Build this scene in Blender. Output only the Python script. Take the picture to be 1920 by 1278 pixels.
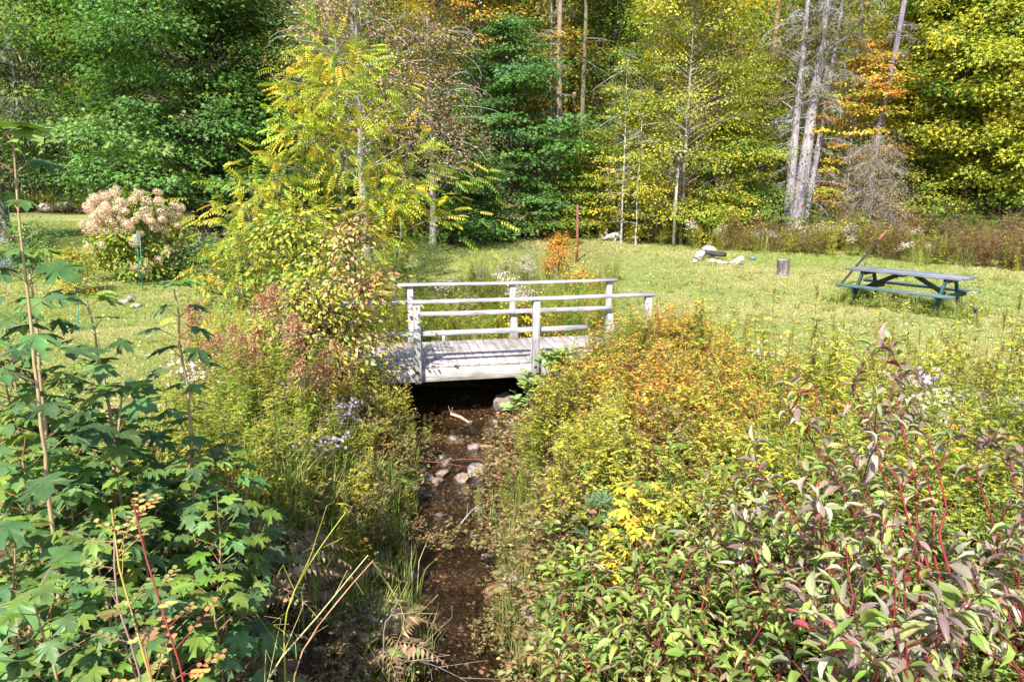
import bpy, math, random
import numpy as np
from mathutils import Vector

# ------------------------------------------------------------------ camera, sky, sun, exposure
scene = bpy.context.scene
for o in list(bpy.data.objects):
    bpy.data.objects.remove(o)
COL = scene.collection
PITCH = 0.2126
CAMZ = 2.35
cam = bpy.data.cameras.new("camera")
cam.lens = 24.0
cam.sensor_width = 36.0
cam.clip_end = 600
cam.clip_start = 0.05
camo = bpy.data.objects.new("camera", cam)
COL.objects.link(camo)
camo.location = (0, 0, CAMZ)
camo.rotation_euler = (math.pi / 2 - PITCH, 0, 0)
scene.camera = camo

SUN_TO = Vector((-0.30, -0.85, 1.0)).normalized()      # direction towards the sun
el = math.asin(SUN_TO.z)
az = math.atan2(SUN_TO.x, SUN_TO.y)
w = bpy.data.worlds.new("World")
scene.world = w
w.use_nodes = True
nt = w.node_tree
bg = nt.nodes["Background"]
sky = nt.nodes.new("ShaderNodeTexSky")
sky.sky_type = 'NISHITA'
sky.sun_disc = False
sky.sun_elevation = el
sky.sun_rotation = az
nt.links.new(sky.outputs[0], bg.inputs[0])
bg.inputs[1].default_value = 0.13
sl = bpy.data.lights.new("sun", 'SUN')
sl.energy = 4.9
sl.angle = math.radians(0.5)
sl.color = (1.0, 0.955, 0.88)
so = bpy.data.objects.new("sun", sl)
COL.objects.link(so)
so.rotation_euler = SUN_TO.to_track_quat('Z', 'Y').to_euler()
scene.view_settings.view_transform = 'Standard'
scene.view_settings.look = 'None'
scene.view_settings.exposure = 1.0
scene.view_settings.gamma = 1.0
cy = scene.cycles
cy.max_bounces = 6
cy.diffuse_bounces = 3
cy.glossy_bounces = 2
cy.transmission_bounces = 4
cy.transparent_max_bounces = 8
cy.caustics_reflective = False
cy.caustics_refractive = False

# ------------------------------------------------------------------ helpers
F = 1280.0
CP, SP = math.cos(PITCH), math.sin(PITCH)
PI = math.pi


def ray(px, py):
    a = (px - 960) / F
    b = (639 - py) / F
    return np.array([a, CP + b * SP, -SP + b * CP])


def at_y(px, py, y):
    d = ray(px, py)
    t = y / d[1]
    return np.array([d[0] * t, y, CAMZ + d[2] * t])


def at_z(px, py, z):
    d = ray(px, py)
    t = (z - CAMZ) / d[2]
    return np.array([d[0] * t, d[1] * t, z])


def smooth(a, b, x):
    t = np.clip((x - a) / (b - a), 0, 1)
    return t * t * (3 - 2 * t)


# stream line, front to back
_s = [at_z(885, 1278, -1.25), at_z(852, 1150, -1.17), at_z(845, 1040, -1.08), at_z(850, 950, -0.98),
      at_z(868, 870, -0.9), at_z(890, 800, -0.8)]
SY = np.array([-8.0, 2.0] + [p[1] for p in _s] + [9.0, 10.2, 12, 16, 22, 30])
SX = np.array([-0.3, -0.3] + [p[0] for p in _s] + [-0.72, -0.72, -0.1, 0.6, 1.4, 2.0])
SZ = np.array([-1.45, -1.35] + [p[2] for p in _s] + [-0.8, -0.45, -0.3, -0.2, -0.1, 0.0])


def vnoise(x, y, s, seed=0):
    """cheap smooth value noise, numpy"""
    x = np.asarray(x, float) * s + seed * 17.3
    y = np.asarray(y, float) * s + seed * 9.1
    xi, yi = np.floor(x), np.floor(y)
    fx, fy = x - xi, y - yi
    fx = fx * fx * (3 - 2 * fx)
    fy = fy * fy * (3 - 2 * fy)

    def h(a, b):
        v = np.sin(a * 127.1 + b * 311.7 + seed * 3.7) * 43758.5453
        return v - np.floor(v)
    return (h(xi, yi) * (1 - fx) * (1 - fy) + h(xi + 1, yi) * fx * (1 - fy)
            + h(xi, yi + 1) * (1 - fx) * fy + h(xi + 1, yi + 1) * fx * fy)


def sx(y):
    return np.interp(y, SY, SX)


def lawn_z(x, y):
    y = np.asarray(y, float)
    z = 0.05 * np.clip(y - 15, 0, 25) + 0.5 * np.clip(y - 40, 0, 85)
    return z + (vnoise(x, y, 0.35, 1) - 0.5) * 0.12 + (vnoise(x, y, 1.3, 2) - 0.5) * 0.04


def gz(x, y):
    x = np.asarray(x, float)
    y = np.asarray(y, float)
    L = lawn_z(x, y)
    bed = np.where(y > 14, L + np.interp(y, SY, SZ), np.interp(y, SY, SZ))
    d = np.abs(x - sx(y))
    wob = (vnoise(x, y, 0.9, 5) - 0.5) * 0.6 + (vnoise(x, y, 2.7, 6) - 0.5) * 0.5
    br = np.exp(-((y - 9.3) / 0.9) ** 4)
    w0 = 0.5 + 0.35 * br
    k = smooth(0, 1, (d + wob * 0.8 * (1 - br) - w0 + .08 * (1 - br)) / (1.25 - 0.75 * br))
    return bed + (L - bed) * k + (1 - k) * (vnoise(x, y, 4.0, 7) - 0.5) * 0.07


def gpt(px, py, h=0.0):
    """ground point under a picture ray"""
    d = ray(px, py)
    t = 2.0
    for _ in range(4000):
        p = d * t
        if CAMZ + p[2] <= float(gz(p[0], p[1])) + h:
            break
        t += 0.02
    return np.array([p[0], p[1], float(gz(p[0], p[1]))])


def nrm(v):
    return v / (np.linalg.norm(v, axis=-1, keepdims=True) + 1e-9)


def frames(n, d):
    """rotation matrices whose columns are x, y=d (leaf direction), z=normal"""
    d = nrm(d)
    n = nrm(n - (n * d).sum(-1, keepdims=True) * d)
    x = np.cross(d, n)
    return np.stack([x, d, n], axis=-1)


class Soup:
    def __init__(s):
        s.V, s.T, s.C, s.n = [], [], [], 0

    def add(s, V, T, C):
        V = np.asarray(V, np.float32)
        T = np.asarray(T, np.int32)
        C = np.asarray(C, np.float32)
        if C.ndim == 1:
            C = np.tile(C, (len(V), 1))
        s.V.append(V)
        s.T.append(T + s.n)
        s.C.append(C)
        s.n += len(V)

    def put(s, tmpl, P, R, S, C):
        """N copies of a template (V,T[,tint]) at P with rotations R, sizes S (N,) or (N,3), colours C (N,3)"""
        tv, tt = tmpl[0], tmpl[1]
        N = len(P)
        if N == 0:
            return
        S = np.asarray(S, float)
        if S.ndim == 1:
            S = np.repeat(S[:, None], 3, 1)
        lv = tv[None, :, :] * S[:, None, :]
        W = np.einsum('nij,nkj->nki', R, lv) + P[:, None, :]
        k = len(tv)
        T = tt[None] + (np.arange(N) * k)[:, None, None]
        Cc = np.repeat(C[:, None, :], k, 1)
        if len(tmpl) > 2:
            Cc = Cc * tmpl[2][None]
        s.add(W.reshape(-1, 3), T.reshape(-1, 3), Cc.reshape(-1, 3))

    def merge(s):
        return np.concatenate(s.V), np.concatenate(s.T), np.concatenate(s.C)

    def scatter(s, proto, P, yaw, S, tint=None):
        """whole plants (proto = V,T,C) set down at P"""
        V, T, C = proto
        N = len(P)
        if N == 0:
            return
        c, n = np.cos(yaw), np.sin(yaw)
        R = np.zeros((N, 3, 3))
        R[:, 0, 0] = c
        R[:, 0, 1] = -n
        R[:, 1, 0] = n
        R[:, 1, 1] = c
        R[:, 2, 2] = 1
        W = np.einsum('nij,kj->nki', R, V) * np.asarray(S)[:, None, None] + P[:, None, :]
        TT = T[None] + (np.arange(N) * len(V))[:, None, None]
        Cc = np.repeat(C[None], N, 0)
        if tint is not None:
            Cc = Cc * tint[:, None, :]
        s.add(W.reshape(-1, 3), TT.reshape(-1, 3), Cc.reshape(-1, 3))

    def stick(s, A, B, r0, r1, C):
        """thin 3-sided twigs A->B (N,3)"""
        A = np.atleast_2d(np.asarray(A, float))
        B = np.atleast_2d(np.asarray(B, float))
        N = len(A)
        d = nrm(B - A)
        up = np.where(np.abs(d[:, 2:3]) > 0.9, np.array([[1.0, 0, 0]]), np.array([[0, 0, 1.0]]))
        u = nrm(np.cross(d, up))
        v = np.cross(d, u)
        r0 = np.broadcast_to(np.asarray(r0, float), (N,))
        r1 = np.broadcast_to(np.asarray(r1, float), (N,))
        rings = []
        for P, r in ((A, r0), (B, r1)):
            for k in range(3):
                a = 2 * PI * k / 3
                rings.append(P + (math.cos(a) * u + math.sin(a) * v) * r[:, None])
        V = np.stack(rings, 1)
        t = np.array([[0, 1, 4], [0, 4, 3], [1, 2, 5], [1, 5, 4], [2, 0, 3], [2, 3, 5]])
        T = t[None] + (np.arange(N) * 6)[:, None, None]
        C = np.asarray(C, float)
        if C.ndim == 1:
            C = np.tile(C, (N, 1))
        s.add(V.reshape(-1, 3), T.reshape(-1, 3), np.repeat(C, 6, 0))

    def tube(s, P, r, C, sides=8, rough=0.0, rng=None, cap=False):
        P = np.asarray(P, float)
        n = len(P)
        r = np.broadcast_to(np.asarray(r, float), (n,)).copy()
        tan = np.gradient(P, axis=0)
        tan = nrm(tan)
        u = np.cross(tan, np.array([0.31, 0.95, 0.05]))
        u = nrm(u)
        v = np.cross(tan, u)
        a = np.arange(sides) * 2 * PI / sides
        rr = r[:, None] * np.ones(sides)[None]
        if rough and rng is not None:
            rr = rr * (1 + rough * (rng.random((n, sides)) - 0.5))
        V = P[:, None] + rr[..., None] * (np.cos(a)[None, :, None] * u[:, None] + np.sin(a)[None, :, None] * v[:, None])
        V = V.reshape(-1, 3)
        i = np.arange(n - 1)[:, None] * sides
        j = np.arange(sides)[None]
        k = (j + 1) % sides
        q = np.stack([i + j, i + k, i + sides + k, i + sides + j], -1).reshape(-1, 4)
        T = np.concatenate([q[:, [0, 1, 2]], q[:, [0, 2, 3]]])
        if cap:
            V = np.concatenate([V, P[[0, -1]]])
            m = n * sides
            jj = np.arange(sides)
            kk = (jj + 1) % sides
            T = np.concatenate([T, np.stack([kk, jj, np.full(sides, m)], 1),
                                np.stack([jj + (n - 1) * sides, kk + (n - 1) * sides, np.full(sides, m + 1)], 1)])
        s.add(V, T, C)

    def box(s, cx_, cy_, cz_, lx, ly, lz, C, R=None, bev=0.006):
        """bevelled box: chamfered along its long edges"""
        hx, hy, hz = lx / 2, ly / 2, lz / 2
        b = min(bev, hx * .4, hy * .4, hz * .4)
        pts = []
        for sx_ in (-1, 1):
            for sy_ in (-1, 1):
                for sz_ in (-1, 1):
                    pts.append((sx_ * (hx - b), sy_ * (hy - b), sz_ * hz))
                    pts.append((sx_ * (hx - b), sy_ * hy, sz_ * (hz - b)))
                    pts.append((sx_ * hx, sy_ * (hy - b), sz_ * (hz - b)))
        V = np.array(pts)

        def ix(a, b_, c, k):
            return ((a * 4 + b_ * 2 + c) * 3 + k)
        T = []

        def quad(p):
            T.append([p[0], p[1], p[2]])
            T.append([p[0], p[2], p[3]])
        for c in (0, 1):
            quad([ix(0, 0, c, 0), ix(1, 0, c, 0), ix(1, 1, c, 0), ix(0, 1, c, 0)])
            quad([ix(0, c, 0, 1), ix(1, c, 0, 1), ix(1, c, 1, 1), ix(0, c, 1, 1)])
            quad([ix(c, 0, 0, 2), ix(c, 1, 0, 2), ix(c, 1, 1, 2), ix(c, 0, 1, 2)])
            for d in (0, 1):
                quad([ix(0, c, d, 0), ix(1, c, d, 0), ix(1, c, d, 1), ix(0, c, d, 1)])
                quad([ix(c, 0, d, 0), ix(c, 1, d, 0), ix(c, 1, d, 2), ix(c, 0, d, 2)])
                quad([ix(c, d, 0, 1), ix(c, d, 1, 1), ix(c, d, 1, 2), ix(c, d, 0, 2)])
                for e in (0, 1):
                    T.append([ix(c, d, e, 0), ix(c, d, e, 1), ix(c, d, e, 2)])
        T = np.array(T)
        # orient outward
        ce = V[T].mean(1)
        nn = np.cross(V[T[:, 1]] - V[T[:, 0]], V[T[:, 2]] - V[T[:, 0]])
        fl = (ce * nn).sum(1) < 0
        T[fl] = T[fl][:, [0, 2, 1]]
        if R is not None:
            V = V @ np.asarray(R).T
        s.add(V + np.array([cx_, cy_, cz_]), T, C)

    def build(s, name, mat, parent=None, smooth_=False):
        V, T, C = s.merge()
        return mesh_obj(name, V, T, C, mat, parent, smooth_)


def mesh_obj(name, V, T, C, mat, parent=None, smooth_=False):
    me = bpy.data.meshes.new(name)
    me.vertices.add(len(V))
    me.vertices.foreach_set("co", np.ascontiguousarray(V, np.float32).ravel())
    me.loops.add(len(T) * 3)
    me.loops.foreach_set("vertex_index", np.ascontiguousarray(T, np.int32).ravel())
    me.polygons.add(len(T))
    me.polygons.foreach_set("loop_start", np.arange(len(T), dtype=np.int32) * 3)
    me.polygons.foreach_set("loop_total", np.full(len(T), 3, np.int32))
    if smooth_:
        me.polygons.foreach_set("use_smooth", np.ones(len(T), bool))
    me.update()
    if C is not None:
        at = me.color_attributes.new("Col", 'FLOAT_COLOR', 'POINT')
        c4 = np.ones((len(V), 4), np.float32)
        c4[:, :3] = np.clip(C, 0, 1)
        at.data.foreach_set("color", c4.ravel())
    me.materials.append(mat)
    o = bpy.data.objects.new(name, me)
    COL.objects.link(o)
    if parent is not None:
        o.parent = parent
        o.matrix_parent_inverse.identity()
    return o


def tag(o, label=None, cat=None, group=None, kind=None):
    if label:
        o["label"] = label
    if cat:
        o["category"] = cat
    if group:
        o["group"] = group
    if kind:
        o["kind"] = kind
    return o


def empty(name, loc, label=None, cat=None, group=None, rz=0.0):
    o = bpy.data.objects.new(name, None)
    COL.objects.link(o)
    o.location = loc
    o.rotation_euler = (0, 0, rz)
    o.empty_display_size = 0.2
    return tag(o, label, cat, group)


def kids(o):
    return [c for c in bpy.data.objects if c.parent == o]


def copy_tree(o, loc, rz=0.0, scale=1.0, label=None, group=None):
    c = o.copy()
    COL.objects.link(c)
    c.location = loc
    c.rotation_euler = (0, 0, rz)
    c.scale = (scale,) * 3
    if label:
        c["label"] = label
    if group:
        c["group"] = group
    for ch in kids(o):
        d = ch.copy()
        COL.objects.link(d)
        d.parent = c
        for g in kids(ch):
            e = g.copy()
            COL.objects.link(e)
            e.parent = d
    return c


# ------------------------------------------------------------------ materials
def new_mat(name):
    m = bpy.data.materials.new(name)
    m.use_nodes = True
    t = m.node_tree
    t.nodes.clear()
    out = t.nodes.new("ShaderNodeOutputMaterial")
    return m, t, out


def N(t, typ, **kw):
    n = t.nodes.new(typ)
    for k, v in kw.items():
        if k in ('operation', 'blend_type', 'data_type', 'attribute_name', 'attribute_type', 'interpolation', 'musgrave_type'):
            setattr(n, k, v)
        else:
            n.inputs[k].default_value = v
    return n


def leaf_mat(name, trans=0.35, rough=0.5, spec=0.35, vary=0.25, blotch=0.0, bscale=70.0):
    m, t, out = new_mat(name)
    a = N(t, "ShaderNodeAttribute", attribute_name="Col")
    tc = N(t, "ShaderNodeTexCoord")
    no = N(t, "ShaderNodeTexNoise", Scale=9.0, Detail=2.0)
    t.links.new(tc.outputs['Object'], no.inputs['Vector'])
    mr = N(t, "ShaderNodeMapRange")
    mr.inputs['From Min'].default_value = 0.3
    mr.inputs['From Max'].default_value = 0.7
    mr.inputs['To Min'].default_value = 1 - vary
    mr.inputs['To Max'].default_value = 1 + vary
    t.links.new(no.outputs['Fac'], mr.inputs['Value'])
    mul = N(t, "ShaderNodeVectorMath", operation='SCALE')
    t.links.new(a.outputs['Color'], mul.inputs[0])
    t.links.new(mr.outputs[0], mul.inputs['Scale'])
    if blotch:
        nb = N(t, "ShaderNodeTexNoise", Scale=bscale, Detail=3.0, Roughness=0.6)
        t.links.new(tc.outputs['Object'], nb.inputs['Vector'])
        rb = N(t, "ShaderNodeMapRange")
        rb.inputs['From Min'].default_value = 0.52
        rb.inputs['From Max'].default_value = 0.68
        rb.inputs['To Min'].default_value = 0.0
        rb.inputs['To Max'].default_value = blotch
        t.links.new(nb.outputs['Fac'], rb.inputs['Value'])
        mb = N(t, "ShaderNodeMix", data_type='RGBA')
        t.links.new(rb.outputs[0], mb.inputs['Factor'])
        t.links.new(mul.outputs[0], mb.inputs[6])
        mb.inputs[7].default_value = (.30, .20, .10, 1)
        mul = type('o', (), {'outputs': [mb.outputs[2]]})()
    p = N(t, "ShaderNodeBsdfPrincipled", Roughness=rough)
    p.inputs['Specular IOR Level'].default_value = spec
    t.links.new(mul.outputs[0], p.inputs['Base Color'])
    tr = N(t, "ShaderNodeBsdfTranslucent")
    hs = N(t, "ShaderNodeVectorMath", operation='MULTIPLY')
    hs.inputs[1].default_value = (1.25, 1.2, 0.55)
    t.links.new(mul.outputs[0], hs.inputs[0])
    t.links.new(hs.outputs[0], tr.inputs['Color'])
    mx = N(t, "ShaderNodeMixShader", Fac=trans)
    t.links.new(p.outputs[0], mx.inputs[1])
    t.links.new(tr.outputs[0], mx.inputs[2])
    t.links.new(mx.outputs[0], out.inputs['Surface'])
    return m


def rough_mat(name, scale=(8, 8, 8), lo=0.55, hi=1.35, bump=0.5, rough=0.85, dist=0.02, detail=6.0, spec=0.2, hue=0.0, scale2=1.0):
    """Col attribute times stretched noise, with bump: bark, weathered wood, stone"""
    m, t, out = new_mat(name)
    a = N(t, "ShaderNodeAttribute", attribute_name="Col")
    tc = N(t, "ShaderNodeTexCoord")
    mp = N(t, "ShaderNodeMapping")
    mp.inputs['Scale'].default_value = scale
    t.links.new(tc.outputs['Object'], mp.inputs['Vector'])
    no = N(t, "ShaderNodeTexNoise", Scale=1.0, Detail=detail, Roughness=0.65)
    t.links.new(mp.outputs[0], no.inputs['Vector'])
    no2 = N(t, "ShaderNodeTexNoise", Scale=scale2, Detail=3.0)
    t.links.new(tc.outputs['Object'], no2.inputs['Vector'])
    mr = N(t, "ShaderNodeMapRange")
    mr.inputs['From Min'].default_value = 0.33
    mr.inputs['From Max'].default_value = 0.67
    mr.inputs['To Min'].default_value = lo
    mr.inputs['To Max'].default_value = hi
    t.links.new(no.outputs['Fac'], mr.inputs['Value'])
    mr2 = N(t, "ShaderNodeMapRange")
    mr2.inputs['From Min'].default_value = 0.3
    mr2.inputs['From Max'].default_value = 0.7
    mr2.inputs['To Min'].default_value = 0.75
    mr2.inputs['To Max'].default_value = 1.2
    t.links.new(no2.outputs['Fac'], mr2.inputs['Value'])
    mm = N(t, "ShaderNodeMath", operation='MULTIPLY')
    t.links.new(mr.outputs[0], mm.inputs[0])
    t.links.new(mr2.outputs[0], mm.inputs[1])
    mul = N(t, "ShaderNodeVectorMath", operation='SCALE')
    t.links.new(a.outputs['Color'], mul.inputs[0])
    t.links.new(mm.outputs[0], mul.inputs['Scale'])
    p = N(t, "ShaderNodeBsdfPrincipled", Roughness=rough)
    p.inputs['Specular IOR Level'].default_value = spec
    t.links.new(mul.outputs[0], p.inputs['Base Color'])
    bp = N(t, "ShaderNodeBump", Strength=bump, Distance=dist)
    t.links.new(no.outputs['Fac'], bp.inputs['Height'])
    t.links.new(bp.outputs[0], p.inputs['Normal'])
    t.links.new(p.outputs[0], out.inputs['Surface'])
    return m


M_LEAF = leaf_mat("leaf")
M_LEAFB = leaf_mat("leaf_broad", trans=0.3, rough=0.45, spec=0.38, vary=0.35, blotch=.35)
M_LEAFD = leaf_mat("leaf_spotted", trans=0.3, rough=0.5, spec=0.3, vary=0.35, blotch=.75, bscale=85.0)
M_DRY = leaf_mat("dry_leaf", trans=0.2, rough=0.7, spec=0.15)
M_GRASS = leaf_mat("grass_blade", trans=0.3, rough=0.6, spec=0.2)
M_NEEDLE = leaf_mat("needle", trans=0.1, rough=0.6, spec=0.2)
M_FLOWER = leaf_mat("petal", trans=0.3, rough=0.6, spec=0.1, vary=0.1)
M_BARK = rough_mat("bark", scale=(22, 22, 4), lo=0.45, hi=1.5, bump=0.9, dist=0.03, rough=0.95, spec=0.1)
M_STEM = rough_mat("stem", scale=(30, 30, 12), lo=0.8, hi=1.2, bump=0.2, dist=0.002, rough=0.6, spec=0.3)
M_WOOD = rough_mat("weathered_wood", scale=(3, 60, 60), lo=0.42, hi=1.25, bump=0.5, dist=0.004, rough=0.85, scale2=5.0)
M_WOODV = rough_mat("weathered_post", scale=(60, 60, 3), lo=0.42, hi=1.25, bump=0.5, dist=0.004, rough=0.85, scale2=5.0)
M_WOODY = rough_mat("weathered_plank", scale=(45, 2.5, 45), lo=0.5, hi=1.22, bump=0.5, dist=0.004, rough=0.85, scale2=4.0)
M_STONE = rough_mat("stone", scale=(9, 9, 9), lo=0.55, hi=1.4, bump=0.6, dist=0.02, rough=0.8, spec=0.3, scale2=3.0)
M_PAINT = rough_mat("flaking_paint", scale=(14, 14, 14), lo=0.5, hi=1.5, bump=0.4, dist=0.004, rough=0.7, spec=0.35, scale2=2.0)
M_RUST = rough_mat("rusty_iron", scale=(25, 25, 8), lo=0.5, hi=1.5, bump=0.5, dist=0.004, rough=0.85)
M_PLAIN = rough_mat("moulded", scale=(6, 6, 6), lo=0.9, hi=1.1, bump=0.05, dist=0.002, rough=0.45, spec=0.5)


def ground_mat():
    m, t, out = new_mat("ground_cover")
    tc = N(t, "ShaderNodeTexCoord")
    a = N(t, "ShaderNodeAttribute", attribute_name="Col")      # r: bare bank, g: forest floor
    sep = N(t, "ShaderNodeSeparateColor")
    t.links.new(a.outputs['Color'], sep.inputs[0])

    def noise(sc, det=4.0, ro=0.6):
        n = N(t, "ShaderNodeTexNoise", Scale=sc, Detail=det, Roughness=ro)
        t.links.new(tc.outputs['Object'], n.inputs['Vector'])
        return n

    def ramp(src, stops):
        r = N(t, "ShaderNodeValToRGB")
        e = r.color_ramp.elements
        e[0].position, e[0].color = stops[0][0], stops[0][1] + (1,)
        e[1].position, e[1].color = stops[-1][0], stops[-1][1] + (1,)
        for p, c in stops[1:-1]:
            x = e.new(p)
            x.color = c + (1,)
        t.links.new(src, r.inputs[0])
        return r
    n1 = noise(0.55, 4)
    n2 = noise(26, 5, 0.8)
    g1 = ramp(n2.outputs['Fac'], [(0.3, (.07, .10, .03)), (0.48, (.20, .24, .07)), (0.62, (.33, .34, .12)), (0.78, (.48, .42, .22))])
    g2 = ramp(n2.outputs['Fac'], [(0.3, (.16, .14, .06)), (0.5, (.36, .32, .14)), (0.7, (.52, .44, .25))])
    mx = N(t, "ShaderNodeMix", data_type='RGBA')
    r1 = ramp(n1.outputs['Fac'], [(0.45, (0, 0, 0)), (0.68, (.85, .85, .85))])
    t.links.new(r1.outputs[0], mx.inputs['Factor'])
    t.links.new(g1.outputs[0], mx.inputs[6])
    t.links.new(g2.outputs[0], mx.inputs[7])
    n3 = noise(11, 6, 0.75)
    soil = ramp(n3.outputs['Fac'], [(0.3, (.025, .018, .012)), (0.55, (.10, .07, .045)), (0.75, (.22, .17, .12))])
    mx2 = N(t, "ShaderNodeMix", data_type='RGBA')
    t.links.new(sep.outputs[0], mx2.inputs['Factor'])
    t.links.new(mx.outputs[2], mx2.inputs[6])
    t.links.new(soil.outputs[0], mx2.inputs[7])
    litter = ramp(n3.outputs['Fac'], [(0.3, (.02, .018, .01)), (0.55, (.09, .06, .03)), (0.75, (.2, .13, .06))])
    mx3 = N(t, "ShaderNodeMix", data_type='RGBA')
    t.links.new(sep.outputs[1], mx3.inputs['Factor'])
    t.links.new(mx2.outputs[2], mx3.inputs[6])
    t.links.new(litter.outputs[0], mx3.inputs[7])
    p = N(t, "ShaderNodeBsdfPrincipled", Roughness=0.95)
    p.inputs['Specular IOR Level'].default_value = 0.1
    t.links.new(mx3.outputs[2], p.inputs['Base Color'])
    bp = N(t, "ShaderNodeBump", Strength=0.8, Distance=0.03)
    t.links.new(n2.outputs['Fac'], bp.inputs['Height'])
    t.links.new(bp.outputs[0], p.inputs['Normal'])
    t.links.new(p.outputs[0], out.inputs['Surface'])
    return m


def water_mat():
    m, t, out = new_mat("clear_brook_water")
    tc = N(t, "ShaderNodeTexCoord")
    mp = N(t, "ShaderNodeMapping")
    mp.inputs['Scale'].default_value = (1.0, 0.55, 1.0)
    t.links.new(tc.outputs['Object'], mp.inputs[0])
    n = N(t, "ShaderNodeTexNoise", Scale=16.0, Detail=4.0, Distortion=2.0)
    t.links.new(mp.outputs[0], n.inputs['Vector'])
    bp = N(t, "ShaderNodeBump", Strength=0.8, Distance=0.05)
    t.links.new(n.outputs['Fac'], bp.inputs['Height'])
    fr = N(t, "ShaderNodeFresnel", IOR=1.42)
    t.links.new(bp.outputs[0], fr.inputs['Normal'])
    tr = N(t, "ShaderNodeBsdfTransparent")
    tr.inputs[0].default_value = (.80, .70, .54, 1)
    gl = N(t, "ShaderNodeBsdfGlossy", Roughness=0.06)
    t.links.new(bp.outputs[0], gl.inputs['Normal'])
    mx = N(t, "ShaderNodeMixShader")
    t.links.new(fr.outputs[0], mx.inputs[0])
    t.links.new(tr.outputs[0], mx.inputs[1])
    t.links.new(gl.outputs[0], mx.inputs[2])
    t.links.new(mx.outputs[0], out.inputs['Surface'])
    return m


M_GROUND = ground_mat()
M_WATER = water_mat()

# ------------------------------------------------------------------ leaf templates (length 1 along +y, normal +z)
T3 = np.array


def tmpl(v, t):
    return (np.array(v, float), np.array(t, int))


L_OVATE = tmpl([(0, 0, 0), (-.27, .36, .07), (.27, .36, .07), (-.17, .75, .03), (.17, .75, .03), (0, 1, -.08)],
               [(0, 5, 3), (0, 3, 1), (0, 2, 4), (0, 4, 5)])
L_SMALL = tmpl([(0, 0, 0), (-.3, .45, .06), (.3, .45, .06), (0, 1, -.05)], [(0, 3, 1), (0, 2, 3)])
L_LANCE = tmpl([(0, 0, 0), (-.085, .4, .02), (.085, .4, .02), (0, 1, -.14)], [(0, 3, 1), (0, 2, 3)])
L_STAR3 = tmpl([(0, 0, 0), (-.55, .5, -.06), (-.16, .55, .05), (0, 1, -.1), (.16, .55, .05), (.55, .5, -.06), (0, .35, .05),
                (-.36, .05, -.03), (.36, .05, -.03)],
               [(0, 6, 7), (7, 6, 1), (1, 6, 2), (2, 6, 3), (3, 6, 4), (4, 6, 5), (5, 6, 8), (8, 6, 0)])
L_TRI3 = tmpl([(0, 0, 0), (-.52, .5, -.05), (0, 1, -.1), (.52, .5, -.05), (-.14, .5, .04), (.14, .5, .04)],
              [(0, 4, 1), (0, 5, 4), (4, 5, 2), (0, 3, 5)])


def maple_near():
    half = [(0, 0), (.10, -.05), (.30, -.10), (.42, .0), (.52, .02), (.40, .14), (.28, .22), (.42, .33), (.50, .44), (.66, .50),
            (.52, .56), (.46, .68), (.36, .58), (.20, .48), (.20, .64), (.25, .78), (.13, .82), (0, 1.05)]
    z = [0.03, 0, -.03, -.07, -.11, -.05, 0.04, -.02, -.05, -.13, -.07, -.08, -.02, .05, .0, -.04, -.03, -.12]
    R = [(x, y, zz) for (x, y), zz in zip(half, z)]
    Lf = [(-x, y, zz) for (x, y, zz) in R[1:-1]][::-1]
    out = R + Lf
    V = [(0, .22, .05)] + out
    n = len(out)
    T = [(0, 1 + i, 1 + (i + 1) % n) for i in range(n)]
    V = np.array(V, float)
    return V, np.array(T)


L_MAPLE = maple_near()


def compound(npair=6, droop=0.35, leaf=0.27):
    V, T = [], []
    n = 0
    lv, lt = L_LANCE
    lv = lv * np.array([2.6, 1, 1])

    def rach(t):
        return np.array([0, t, -droop * t * t])
    for i in range(npair):
        t0 = .22 + .72 * i / (npair - 1)
        for sgn in (-1, 1):
            d = np.array([[sgn * .9, .42, -.3]])
            R = frames(np.array([[0, -.2, 1.0]]), d)[0]
            V.append(lv @ R.T * leaf * (1 - .25 * abs(i - 2.5) / 3) + rach(t0))
            T.append(lt + n)
            n += len(lv)
    R = frames(np.array([[0, .3, 1.0]]), np.array([[0, .9, -.5]]))[0]
    V.append(lv @ R.T * leaf + rach(.96))
    T.append(lt + n)
    n += len(lv)
    a, b, c = rach(0), rach(.5), rach(1)
    V.append(np.array([a + [-.008, 0, 0], a + [.008, 0, 0], b + [-.006, 0, 0], b + [.006, 0, 0], c]))
    T.append(np.array([(0, 1, 3), (0, 3, 2), (2, 3, 4)]) + n)
    return np.concatenate(V), np.concatenate(T)


L_COMP = compound(droop=.22)
BLADE = tmpl([(-.02, 0, 0), (.02, 0, 0), (0, 1, 0)], [(0, 1, 2)])


def daisy():
    V = [(0, 0, .02)]
    for k in range(12):
        a = 2 * PI * k / 12
        r = 1.0 if k % 2 == 0 else .45
        V.append((r * math.cos(a) * .5, r * math.sin(a) * .5, .08 if k % 2 == 0 else 0))
    T = [(0, 1 + k, 1 + (k + 1) % 12) for k in range(12)]
    tint = np.ones((13, 3))
    tint[0] = (1.3, 1.0, .15)
    return np.array(V), np.array(T), tint


FLOWER = daisy()

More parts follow.
